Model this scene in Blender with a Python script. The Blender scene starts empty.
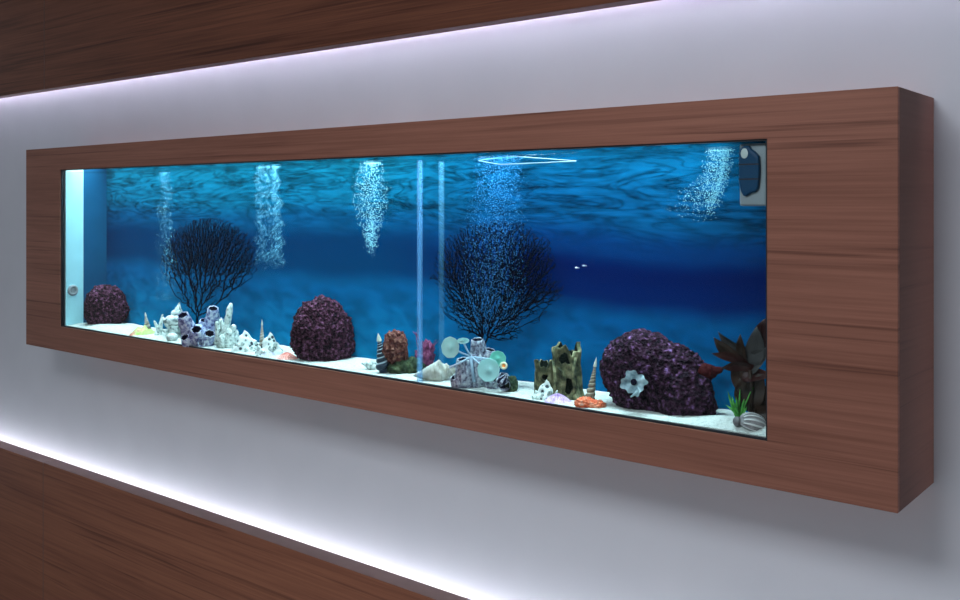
import bpy, bmesh, math, random
import numpy as np
from mathutils import Vector, Matrix, noise

random.seed(7)
sc = bpy.context.scene
COL = sc.collection
D = 1.6            # distance from the lens to the plane of the aquarium front
H = 1.65           # lens height
A = math.radians(39.1)
S_, C_ = math.sin(A), math.cos(A)
PI = math.pi

# ------------------------------------------------------------------ geometry of the view
def ray(px):
    u = (px - 480) / 960
    return (-S_ + C_ * u, C_ + S_ * u)

def at(px, py, Y):
    """point of the place seen at photo position px,py on the plane Y behind the lens"""
    rx, ry = ray(px)
    s = Y / ry
    return Vector((rx * s, Y, H + (203 - py) / 960 * s))

ZS = -0.2563 * D + H             # level of the sand
YF = D * 1.0075                  # inner face of the front glass
YB = D * 1.103                   # back of the tank (poster)
YW = D * 1.135                   # room wall
XL, XR = -1.94 * D, -0.4133 * D  # opening in the wooden surround
ZT, ZB = 0.0695 * D + H, -0.2575 * D + H

def zsand(x, y):
    z = ZS + 0.004 * noise.noise(Vector((x * 5, y * 9, 1.3))) + 0.002 * noise.noise(Vector((x * 22, y * 22, 4.1)))
    d = math.hypot((x - (-0.452 * D)) / 0.13, (y - 1.03 * D) / 0.05)
    z += 0.020 * math.exp(-d * d)
    d = math.hypot((x - (-1.86 * D)) / 0.10, (y - 1.04 * D) / 0.08)
    z += 0.010 * math.exp(-d * d)
    t = (y - YF) / (YB - YF)
    z = ZS + (z - ZS) * min(1, max(0, t / 0.3)) + 0.004 * t
    return z

# ------------------------------------------------------------------ materials
def new_mat(name):
    m = bpy.data.materials.new(name)
    m.use_nodes = True
    nt = m.node_tree
    nt.nodes.clear()
    out = nt.nodes.new('ShaderNodeOutputMaterial')
    return m, nt, out

def N(nt, kind, **kw):
    n = nt.nodes.new(kind)
    for k, v in kw.items():
        if k.startswith('i_'):
            n.inputs[k[2:].replace('_', ' ')].default_value = v
        else:
            setattr(n, k, v)
    return n

def ramp(nt, stops, interp='LINEAR'):
    n = nt.nodes.new('ShaderNodeValToRGB')
    cr = n.color_ramp
    cr.interpolation = interp
    while len(cr.elements) > 1:
        cr.elements.remove(cr.elements[-1])
    for i, (p, c) in enumerate(stops):
        e = cr.elements[0] if i == 0 else cr.elements.new(p)
        e.position = p
        e.color = (c[0], c[1], c[2], 1) if not isinstance(c, (int, float)) else (c, c, c, 1)
    return n

def lin(r, g, b):
    f = lambda c: (c / 255 / 12.92) if c <= 10 else ((c / 255 + 0.055) / 1.055) ** 2.4
    return (f(r), f(g), f(b))

def mapped(nt, scale=(1, 1, 1), kind='Object'):
    tc = N(nt, 'ShaderNodeTexCoord')
    mp = N(nt, 'ShaderNodeMapping')
    mp.inputs['Scale'].default_value = scale
    nt.links.new(tc.outputs[kind], mp.inputs['Vector'])
    return mp

def math_n(nt, op, a, b=None, clamp=False):
    n = N(nt, 'ShaderNodeMath', operation=op)
    n.use_clamp = clamp
    for i, v in enumerate((a, b)):
        if v is None:
            continue
        if isinstance(v, (int, float)):
            n.inputs[i].default_value = v
        else:
            nt.links.new(v, n.inputs[i])
    return n.outputs[0]

def mixc(nt, fac, a, b, mode='MIX'):
    n = N(nt, 'ShaderNodeMix', data_type='RGBA', blend_type=mode)
    for idx, v in ((0, fac), (6, a), (7, b)):
        if isinstance(v, (int, float)):
            n.inputs[idx].default_value = v
        elif isinstance(v, tuple):
            n.inputs[idx].default_value = (v[0], v[1], v[2], 1)
        else:
            nt.links.new(v, n.inputs[idx])
    return n.outputs[2]

def speckled(name, cols, scale=30, rough=0.7, bump=0.0, bscale=None, detail=4, dist=0.002, kind='noise', spec=0.3):
    """colour broken up by noise between the given stops, with matching relief"""
    m, nt, out = new_mat(name)
    p = N(nt, 'ShaderNodeBsdfPrincipled')
    p.inputs['Roughness'].default_value = rough
    p.inputs['Specular IOR Level'].default_value = spec
    mp = mapped(nt)
    if kind == 'noise':
        t = N(nt, 'ShaderNodeTexNoise')
        t.inputs['Scale'].default_value = scale
        t.inputs['Detail'].default_value = detail
        o = t.outputs['Fac']
    else:
        t = N(nt, 'ShaderNodeTexVoronoi')
        t.inputs['Scale'].default_value = scale
        o = t.outputs['Distance']
    nt.links.new(mp.outputs[0], t.inputs['Vector'])
    r = ramp(nt, cols)
    nt.links.new(o, r.inputs['Fac'])
    nt.links.new(r.outputs['Color'], p.inputs['Base Color'])
    if bump:
        b = N(nt, 'ShaderNodeBump')
        b.inputs['Strength'].default_value = bump
        b.inputs['Distance'].default_value = dist
        if bscale:
            v = N(nt, 'ShaderNodeTexVoronoi')
            v.inputs['Scale'].default_value = bscale
            nt.links.new(mp.outputs[0], v.inputs['Vector'])
            nt.links.new(v.outputs['Distance'], b.inputs['Height'])
        else:
            nt.links.new(o, b.inputs['Height'])
        nt.links.new(b.outputs['Normal'], p.inputs['Normal'])
    nt.links.new(p.outputs[0], out.inputs['Surface'])
    return m

def wood(name, light, dark, streak, seed=0.0, swap=False):
    m, nt, out = new_mat(name)
    p = N(nt, 'ShaderNodeBsdfPrincipled')
    p.inputs['Roughness'].default_value = 0.5
    p.inputs['Specular IOR Level'].default_value = 0.12
    tc = N(nt, 'ShaderNodeTexCoord')
    def nz(scale, sx, detail, rough=0.5, dist=0.0):
        mp = N(nt, 'ShaderNodeMapping')
        mp.inputs['Scale'].default_value = (scale[1], scale[0], scale[2]) if swap else scale
        mp.inputs['Location'].default_value = (sx + seed, seed * 3.1, seed * 1.7)
        nt.links.new(tc.outputs['Object'], mp.inputs['Vector'])
        t = N(nt, 'ShaderNodeTexNoise')
        t.inputs['Scale'].default_value = 1.0
        t.inputs['Detail'].default_value = detail
        t.inputs['Roughness'].default_value = rough
        t.inputs['Distortion'].default_value = dist
        nt.links.new(mp.outputs[0], t.inputs['Vector'])
        return t.outputs['Fac']
    broad = nz((0.7, 3.0, 9.0), 0, 3)
    fine = nz((2.2, 40.0, 130.0), 3, 5, 0.65)
    line = nz((1.1, 20.0, 75.0), 7, 3, 0.55, 0.5)
    r1 = ramp(nt, [(0.34, dark), (0.64, light)])
    nt.links.new(math_n(nt, 'ADD', math_n(nt, 'MULTIPLY', broad, 0.45), math_n(nt, 'MULTIPLY', fine, 0.55)), r1.inputs['Fac'])
    r2 = ramp(nt, [(0.58, 0.0), (0.72, 0.75)])
    nt.links.new(line, r2.inputs['Fac'])
    c = mixc(nt, r2.outputs['Color'], r1.outputs['Color'], streak)
    nt.links.new(c, p.inputs['Base Color'])
    b = N(nt, 'ShaderNodeBump')
    b.inputs['Strength'].default_value = 0.08
    b.inputs['Distance'].default_value = 0.001
    nt.links.new(fine, b.inputs['Height'])
    nt.links.new(b.outputs['Normal'], p.inputs['Normal'])
    nt.links.new(p.outputs[0], out.inputs['Surface'])
    return m

def plain(name, col, rough=0.5, spec=0.4, metal=0.0):
    m, nt, out = new_mat(name)
    p = N(nt, 'ShaderNodeBsdfPrincipled')
    mp = mapped(nt)
    t = N(nt, 'ShaderNodeTexNoise')
    t.inputs['Scale'].default_value = 18
    nt.links.new(mp.outputs[0], t.inputs['Vector'])
    r = ramp(nt, [(0.3, tuple(c * 0.93 for c in col)), (0.7, tuple(min(1, c * 1.05) for c in col))])
    nt.links.new(t.outputs['Fac'], r.inputs['Fac'])
    nt.links.new(r.outputs['Color'], p.inputs['Base Color'])
    p.inputs['Roughness'].default_value = rough
    p.inputs['Specular IOR Level'].default_value = spec
    p.inputs['Metallic'].default_value = metal
    nt.links.new(p.outputs[0], out.inputs['Surface'])
    return m

def see_through(name, tint, ior=1.2, rough=0.02, film=0.0, filmcol=(1, 1, 1), ripple=False, soft=False):
    m, nt, out = new_mat(name)
    tr = N(nt, 'ShaderNodeBsdfTransparent')
    tr.inputs['Color'].default_value = (*tint, 1)
    cur = tr.outputs[0]
    if film:
        df = N(nt, 'ShaderNodeBsdfDiffuse')
        df.inputs['Color'].default_value = (*filmcol, 1)
        tl = N(nt, 'ShaderNodeBsdfTranslucent')
        tl.inputs['Color'].default_value = (*filmcol, 1)
        mm = N(nt, 'ShaderNodeMixShader')
        mm.inputs[0].default_value = 0.5
        nt.links.new(df.outputs[0], mm.inputs[1])
        nt.links.new(tl.outputs[0], mm.inputs[2])
        mx = N(nt, 'ShaderNodeMixShader')
        mx.inputs[0].default_value = film
        if soft:
            lwf = N(nt, 'ShaderNodeLayerWeight')
            lwf.inputs['Blend'].default_value = 0.5
            nt.links.new(math_n(nt, 'MULTIPLY', math_n(nt, 'POWER', math_n(nt, 'SUBTRACT', 1.0, lwf.outputs['Facing']), 1.2), film), mx.inputs[0])
        nt.links.new(cur, mx.inputs[1])
        nt.links.new(mm.outputs[0], mx.inputs[2])
        cur = mx.outputs[0]
    if ior > 1.0:
        gl = N(nt, 'ShaderNodeBsdfGlossy')
        gl.inputs['Roughness'].default_value = rough
        lw = N(nt, 'ShaderNodeLayerWeight')
        lw.inputs['Blend'].default_value = 0.5
        f0 = ((ior - 1) / (ior + 1)) ** 2
        gz = 0.35 if ior < 1.25 else 1 - f0
        frv = math_n(nt, 'ADD', math_n(nt, 'MULTIPLY', math_n(nt, 'POWER', lw.outputs['Facing'], 5.0), gz), f0)
        if ripple:
            mp = mapped(nt, (14, 30, 1))
            t = N(nt, 'ShaderNodeTexNoise')
            t.inputs['Scale'].default_value = 1.0
            nt.links.new(mp.outputs[0], t.inputs['Vector'])
            b = N(nt, 'ShaderNodeBump')
            b.inputs['Strength'].default_value = 0.6
            b.inputs['Distance'].default_value = 0.01
            nt.links.new(t.outputs['Fac'], b.inputs['Height'])
            nt.links.new(b.outputs['Normal'], gl.inputs['Normal'])
        mx = N(nt, 'ShaderNodeMixShader')
        nt.links.new(frv, mx.inputs[0])
        nt.links.new(cur, mx.inputs[1])
        nt.links.new(gl.outputs[0], mx.inputs[2])
        cur = mx.outputs[0]
    nt.links.new(cur, out.inputs['Surface'])
    return m

def lamp_mat(name, col, strength):
    m, nt, out = new_mat(name)
    e = N(nt, 'ShaderNodeEmission')
    e.inputs['Color'].default_value = (*col, 1)
    e.inputs['Strength'].default_value = strength
    nt.links.new(e.outputs[0], out.inputs['Surface'])
    return m

def poster_mat():
    """printed picture of the sea: rippled surface, dark distance, pale sea floor"""
    m, nt, out = new_mat('poster_print')
    p = N(nt, 'ShaderNodeBsdfPrincipled')
    p.inputs['Roughness'].default_value = 0.6
    p.inputs['Specular IOR Level'].default_value = 0.0
    tc = N(nt, 'ShaderNodeTexCoord')
    sep = N(nt, 'ShaderNodeSeparateXYZ')
    nt.links.new(tc.outputs['Object'], sep.inputs[0])
    # height across the print 0..1
    w = math_n(nt, 'DIVIDE', math_n(nt, 'ADD', math_n(nt, 'SUBTRACT', sep.outputs['Z'], H), 0.256 * D), 0.333 * D)
    def nz(scale, detail=3, dist=0.0, rough=0.5, loc=(0, 0, 0)):
        mp = N(nt, 'ShaderNodeMapping')
        mp.inputs['Scale'].default_value = scale
        mp.inputs['Location'].default_value = loc
        nt.links.new(tc.outputs['Object'], mp.inputs['Vector'])
        t = N(nt, 'ShaderNodeTexNoise')
        t.inputs['Scale'].default_value = 1.0
        t.inputs['Detail'].default_value = detail
        t.inputs['Distortion'].default_value = dist
        t.inputs['Roughness'].default_value = rough
        nt.links.new(mp.outputs[0], t.inputs['Vector'])
        return t.outputs['Fac']
    # the bands wander a little
    wob = math_n(nt, 'MULTIPLY', math_n(nt, 'SUBTRACT', nz((2.2, 1, 3)), 0.5), 0.16)
    w2 = math_n(nt, 'ADD', w, wob)
    right = ramp(nt, [(0.0, POSTER['r0']), (0.16, POSTER['r1']), (0.32, POSTER['r2']), (0.42, POSTER['r3']),
                      (0.52, POSTER['r4']), (0.60, POSTER['r5']), (0.72, POSTER['r6']), (1.0, POSTER['r7'])], 'EASE')
    left = ramp(nt, [(0.0, POSTER['l0']), (0.16, POSTER['l1']), (0.34, POSTER['l2']), (0.44, POSTER['l3']),
                     (0.56, POSTER['l4']), (0.66, POSTER['l5']), (0.8, POSTER['l6']), (1.0, POSTER['l7'])], 'EASE')
    nt.links.new(w2, right.inputs['Fac'])
    nt.links.new(w2, left.inputs['Fac'])
    lr = N(nt, 'ShaderNodeMapRange')
    lr.inputs['From Min'].default_value = -1.15 * D
    lr.inputs['From Max'].default_value = -0.80 * D
    lr.interpolation_type = 'SMOOTHSTEP'
    nt.links.new(sep.outputs['X'], lr.inputs['Value'])
    base = mixc(nt, lr.outputs[0], left.outputs['Color'], right.outputs['Color'])
    # ripples of the surface seen from below
    rp1 = nz((6.0, 1, 30), 5, 1.9, 0.6)
    rp2 = nz((11.0, 1, 66), 4, 1.2, 0.55, (3, 0, 2))
    rr = math_n(nt, 'ADD', math_n(nt, 'MULTIPLY', rp1, 0.65), math_n(nt, 'MULTIPLY', rp2, 0.35))
    rrp = ramp(nt, [(0.38, 0.42), (0.46, 0.74), (0.52, 1.0), (0.64, 1.30)])
    nt.links.new(rr, rrp.inputs['Fac'])
    rid = ramp(nt, [(0.0, 0.42), (0.022, 0.72), (0.06, 1.0), (0.25, 1.08)])
    rl = nz((3.2, 1, 19), 3, 2.6, 0.5, (1, 0, 5))
    nt.links.new(math_n(nt, 'ABSOLUTE', math_n(nt, 'SUBTRACT', rl, 0.5)), rid.inputs['Fac'])
    rrc = mixc(nt, 1.0, rrp.outputs['Color'], rid.outputs['Color'], 'MULTIPLY')
    msk = N(nt, 'ShaderNodeMapRange')
    msk.inputs['From Min'].default_value = 0.54
    msk.inputs['From Max'].default_value = 0.72
    nt.links.new(w2, msk.inputs['Value'])
    rip = mixc(nt, msk.outputs[0], (1, 1, 1), rrc)
    c = mixc(nt, 1.0, base, rip, 'MULTIPLY')
    # mottled floor
    fl = nz((16, 1, 30), 4, 0.6)
    flr = ramp(nt, [(0.35, 0.78), (0.65, 1.28)])
    nt.links.new(fl, flr.inputs['Fac'])
    mk2 = N(nt, 'ShaderNodeMapRange')
    mk2.inputs['From Min'].default_value = 0.42
    mk2.inputs['From Max'].default_value = 0.30
    nt.links.new(w2, mk2.inputs['Value'])
    c = mixc(nt, 1.0, c, mixc(nt, mk2.outputs[0], (1, 1, 1), flr.outputs['Color']), 'MULTIPLY')
    nt.links.new(c, p.inputs['Base Color'])
    nt.links.new(p.outputs[0], out.inputs['Surface'])
    return m

POSTER = dict(
    r0=(0.0025, 0.1178, 0.2770), r1=(0.0017, 0.1076, 0.2770), r2=(0.0008, 0.0769, 0.2216), r3=(0.0005, 0.0135, 0.0938),
    r4=(0.0004, 0.0085, 0.0725), r5=(0.0008, 0.0308, 0.1292), r6=(0.0014, 0.0598, 0.1539), r7=(0.0019, 0.0898, 0.1899),
    l0=(0.0034, 0.1486, 0.2955), l1=(0.0025, 0.1332, 0.2955), l2=(0.0017, 0.1025, 0.2586), l3=(0.0009, 0.0399, 0.1194),
    l4=(0.0009, 0.0320, 0.1023), l5=(0.0017, 0.0615, 0.1523), l6=(0.0028, 0.0939, 0.1692), l7=(0.0038, 0.1172, 0.1899))

M = {}
M['wall'] = speckled('wall_paint', [(0.3, (0.535, 0.570, 0.635)), (0.7, (0.560, 0.595, 0.660))], 5, 0.85, 0.03, spec=0.1)
M['ceiling'] = plain('ceiling_paint', (0.7, 0.7, 0.7), 0.9, 0.1)
M['floor'] = speckled('floor_vinyl', [(0.3, (0.25, 0.23, 0.21)), (0.7, (0.33, 0.31, 0.29))], 8, 0.6)
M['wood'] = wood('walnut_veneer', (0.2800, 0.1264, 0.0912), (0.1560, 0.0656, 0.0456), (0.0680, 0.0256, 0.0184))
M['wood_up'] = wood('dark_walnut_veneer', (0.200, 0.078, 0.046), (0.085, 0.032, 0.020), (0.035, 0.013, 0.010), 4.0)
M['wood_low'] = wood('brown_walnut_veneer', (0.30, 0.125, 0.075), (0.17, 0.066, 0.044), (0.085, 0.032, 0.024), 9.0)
M['wood_shaded'] = wood('walnut_veneer_shaded', (0.1224, 0.0612, 0.0475), (0.0936, 0.0446, 0.0346), (0.0648, 0.0302, 0.0238), 2.0, True)  # same walnut with turned grain, the side's shade darkened into its colour
M['edge'] = plain('panel_edge', (0.20, 0.135, 0.125), 0.6, 0.2)
M['black'] = plain('black_silicone', (0.012, 0.014, 0.018), 0.5, 0.3)
M['glass'] = see_through('clear_glass', (0.97, 0.985, 0.99), 1.18)
M['water'] = see_through('water_body', (0.90, 0.985, 1.0), 1.0)
M['water_top'] = see_through('water_surface', (0.92, 0.99, 1.0), 1.33, 0.05, ripple=True)
M['poster'] = poster_mat()
M['white_panel'] = plain('white_acrylic', (0.50, 0.76, 0.81), 0.4, 0.2)
M['blue_reflection'] = plain('blue_reflection', (0.005, 0.080, 0.175), 0.5, 0.1)  # colour of the imitated reflection at the left end
M['pipe'] = see_through('reflection_film', (0.97, 0.99, 1.0), 1.0, film=0.42, filmcol=(0.20, 0.50, 0.88), soft=True)  # pale film colour imitates a reflection streak, fainter copy below
M['streak_far'] = see_through('faint_reflection_film', (0.97, 0.99, 1.0), 1.0, film=0.20, filmcol=(0.16, 0.46, 0.70), soft=True)
M['grey'] = plain('grey_plastic', (0.30, 0.32, 0.34), 0.45)
M['housing'] = plain('white_housing', (0.7, 0.7, 0.7), 0.5)
M['sand'] = speckled('coral_sand', [(0.30, (0.46, 0.50, 0.47)), (0.44, (0.66, 0.68, 0.64)), (0.8, (0.74, 0.75, 0.71))], 160, 0.9, 0.7, 420, spec=0.05)
M['rock'] = speckled('coralline_rock', [(0.34, (0.0042, 0.0017, 0.0042)), (0.46, (0.0308, 0.0084, 0.0168)), (0.56, (0.0840, 0.0252, 0.0476)), (0.66, (0.1960, 0.0700, 0.1400)), (0.80, (0.3640, 0.1680, 0.3360))], 105, 0.85, 1.0, 170, 4, 0.006, spec=0.1)
M['rock_big'] = speckled('purple_coralline', [(0.36, (0.0041, 0.0016, 0.0054)), (0.48, (0.0216, 0.0074, 0.0162)), (0.58, (0.0567, 0.0203, 0.0432)), (0.67, (0.1485, 0.0607, 0.1620)), (0.80, (0.3510, 0.2160, 0.4860))], 100, 0.85, 1.0, 150, 5, 0.006, spec=0.1)
M['fan'] = plain('sea_fan_black', (0.002, 0.006, 0.016), 0.8, 0.02)
M['barn'] = speckled('barnacle_lavender', [(0.34, (0.055, 0.06, 0.17)), (0.45, (0.24, 0.27, 0.48)), (0.56, (0.50, 0.56, 0.70)), (0.7, (0.70, 0.76, 0.80))], 110, 0.6, 0.7)
M['barn_grey'] = speckled('barnacle_grey', [(0.34, (0.05, 0.05, 0.08)), (0.45, (0.22, 0.22, 0.30)), (0.56, (0.44, 0.47, 0.55)), (0.7, (0.64, 0.68, 0.70))], 120, 0.6, 0.7)
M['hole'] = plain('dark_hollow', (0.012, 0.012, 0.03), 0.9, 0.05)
M['shell_white'] = speckled('white_shell', [(0.36, (0.16, 0.20, 0.20)), (0.44, (0.44, 0.52, 0.50)), (0.52, (0.70, 0.76, 0.73)), (0.8, (0.78, 0.82, 0.78))], 85, 0.5, 0.9)
M['shell_beige'] = speckled('beige_shell', [(0.3, (0.2677, 0.2423, 0.1913)), (0.5, (0.4208, 0.3952, 0.3443)), (0.75, (0.5100, 0.4973, 0.4590))], 50, 0.55, 0.4)
M['shell_brown'] = speckled('brown_shell', [(0.3, (0.16, 0.10, 0.07)), (0.5, (0.34, 0.24, 0.18)), (0.75, (0.55, 0.42, 0.32))], 60, 0.5, 0.3)
M['shell_tip'] = plain('pale_shell_tip', (0.55, 0.56, 0.48), 0.5)
M['shell_dark'] = plain('dark_shell', (0.016, 0.032, 0.055), 0.4)
M['shell_stripe'] = plain('pale_stripe', (0.40, 0.50, 0.56), 0.5)
M['tan_stripe'] = plain('tan_stripe', (0.50, 0.46, 0.36), 0.5)
M['brown_stripe'] = plain('brown_stripe', (0.21, 0.18, 0.13), 0.5)
M['lace'] = speckled('pitted_shell', [(0.20, (0.02, 0.03, 0.04)), (0.30, (0.07, 0.08, 0.09)), (0.40, (0.62, 0.68, 0.66)), (0.8, (0.76, 0.79, 0.76))], 80, 0.6, 0.8, kind='vor')
M['urchin'] = speckled('urchin_shell', [(0.1, (0.1500, 0.1725, 0.1800)), (0.35, (0.4950, 0.5400, 0.5100)), (0.7, (0.6000, 0.6300, 0.6000))], 230, 0.6, 0.7, kind='vor')
M['coral_white'] = speckled('white_coral', [(0.34, (0.20, 0.25, 0.24)), (0.43, (0.48, 0.56, 0.53)), (0.52, (0.70, 0.77, 0.73)), (0.8, (0.78, 0.82, 0.79))], 120, 0.8, 0.9, 300)
M['salmon'] = speckled('salmon_shell', [(0.3, (0.75, 0.24, 0.20)), (0.5, (0.88, 0.36, 0.30)), (0.8, (0.92, 0.62, 0.56))], 60, 0.5, 0.3)
M['lilac'] = speckled('lilac_shell', [(0.3, (0.36, 0.19, 0.46)), (0.5, (0.56, 0.36, 0.64)), (0.8, (0.78, 0.64, 0.82))], 90, 0.6, 0.5)
M['pale_lilac'] = speckled('pale_lilac_shell', [(0.3, (0.50, 0.47, 0.66)), (0.7, (0.68, 0.68, 0.80))], 60, 0.6, 0.3)
M['yellow'] = speckled('yellow_rubble', [(0.34, (0.62, 0.20, 0.16)), (0.44, (0.66, 0.58, 0.28)), (0.52, (0.42, 0.62, 0.14)), (0.75, (0.66, 0.68, 0.34))], 38, 0.8, 0.3)
M['red_coral'] = speckled('red_brown_coral', [(0.3, (0.0440, 0.0096, 0.0096)), (0.5, (0.1360, 0.0360, 0.0280)), (0.66, (0.2400, 0.1040, 0.0720)), (0.8, (0.3200, 0.1760, 0.1200))], 90, 0.85, 0.8, 240)
M['purple_coral'] = speckled('magenta_coral', [(0.3, (0.0595, 0.0102, 0.0298)), (0.5, (0.2210, 0.0425, 0.1190)), (0.66, (0.3400, 0.0850, 0.1700)), (0.8, (0.4250, 0.1700, 0.3400))], 80, 0.85, 0.8, 240)
M['moss'] = speckled('mossy_rock', [(0.3, (0.0060, 0.0132, 0.0072)), (0.5, (0.0240, 0.0420, 0.0180)), (0.65, (0.0720, 0.0960, 0.0420)), (0.8, (0.1680, 0.1800, 0.1200))], 60, 0.9, 0.8, 150)
M['mushroom'] = see_through('pale_green_silicone', (0.8, 1, 0.95), 1.0, film=0.90, filmcol=(0.56, 0.80, 0.78))
M['mushroom_green'] = see_through('green_silicone', (0.8, 1, 0.95), 1.0, film=0.92, filmcol=(0.26, 0.70, 0.58))
M['stalk'] = plain('pale_stalk', (0.38, 0.52, 0.66), 0.5)
M['orange_dot'] = plain('orange_centre', (0.85, 0.24, 0.04), 0.5)
M['cream'] = plain('cream_ring', (0.86, 0.80, 0.55), 0.5)
M['orange'] = speckled('orange_coral', [(0.3, (0.50, 0.05, 0.02)), (0.5, (0.78, 0.15, 0.06)), (0.64, (0.88, 0.36, 0.22)), (0.8, (0.9, 0.7, 0.6))], 90, 0.8, 0.8, 240)
M['log'] = speckled('resin_wood', [(0.32, (0.010, 0.016, 0.010)), (0.46, (0.065, 0.072, 0.036)), (0.58, (0.18, 0.175, 0.09)), (0.75, (0.36, 0.34, 0.20))], 60, 0.8, 0.9)
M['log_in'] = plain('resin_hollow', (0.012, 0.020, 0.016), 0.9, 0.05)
M['bloom'] = speckled('pale_blue_coral', [(0.3, (0.16, 0.26, 0.32)), (0.5, (0.42, 0.58, 0.64)), (0.8, (0.7, 0.82, 0.86))], 90, 0.7, 0.5)
M['leaf_dark'] = speckled('bronze_leaf', [(0.3, (0.006, 0.006, 0.004)), (0.5, (0.026, 0.013, 0.007)), (0.7, (0.060, 0.026, 0.014))], 25, 0.5, 0.2)
M['leaf_red'] = speckled('red_leaf', [(0.3, (0.0120, 0.0024, 0.0024)), (0.5, (0.0340, 0.0056, 0.0048)), (0.7, (0.0600, 0.0160, 0.0100))], 25, 0.5, 0.2)
M['leaf_grey'] = speckled('grey_leaf', [(0.3, (0.012, 0.013, 0.013)), (0.5, (0.035, 0.034, 0.034)), (0.7, (0.06, 0.055, 0.052))], 25, 0.5, 0.2)
M['grass'] = speckled('green_blade', [(0.3, (0.02, 0.12, 0.02)), (0.5, (0.06, 0.32, 0.045)), (0.7, (0.20, 0.55, 0.12))], 60, 0.5)
M['clam'] = speckled('clam_grey', [(0.3, (0.09, 0.08, 0.09)), (0.5, (0.24, 0.21, 0.21)), (0.75, (0.46, 0.42, 0.42))], 40, 0.6, 0.3)
M['clam_rib'] = plain('clam_rib', (0.62, 0.58, 0.56), 0.6)
M['magnet_plate'] = plain('silver_plate', (0.30, 0.33, 0.35), 0.35, 0.5, 0.3)
M['sponge'] = plain('dark_red_sponge', (0.045, 0.005, 0.006), 0.9, 0.1)
M['magnet_body'] = plain('navy_plastic', (0.006, 0.050, 0.115), 0.35, 0.15)
M['button'] = plain('pale_button', (0.42, 0.58, 0.58), 0.4)
M['bubble'] = see_through('air_bubble', (0.85, 0.97, 1.0), 1.0, film=0.28, filmcol=(0.36, 0.78, 0.95))
M['bubble_bright'] = see_through('bright_air_bubble', (0.85, 0.97, 1.0), 1.0, film=0.30, filmcol=(0.55, 0.90, 0.98))
M['bubble_blue'] = see_through('deep_air_bubble', (0.8, 0.95, 1.0), 1.0, film=0.45, filmcol=(0.14, 0.50, 0.95))
M['tube'] = plain('white_tube', (0.16, 0.26, 0.32), 0.4)
M['fish'] = plain('silver_fish', (0.65, 0.72, 0.85), 0.3)
M['led'] = lamp_mat('led_violet_white', (0.86, 0.80, 1.0), 58.0)
M['led_low'] = lamp_mat('led_cool_white', (0.92, 0.93, 1.0), 54.0)

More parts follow.
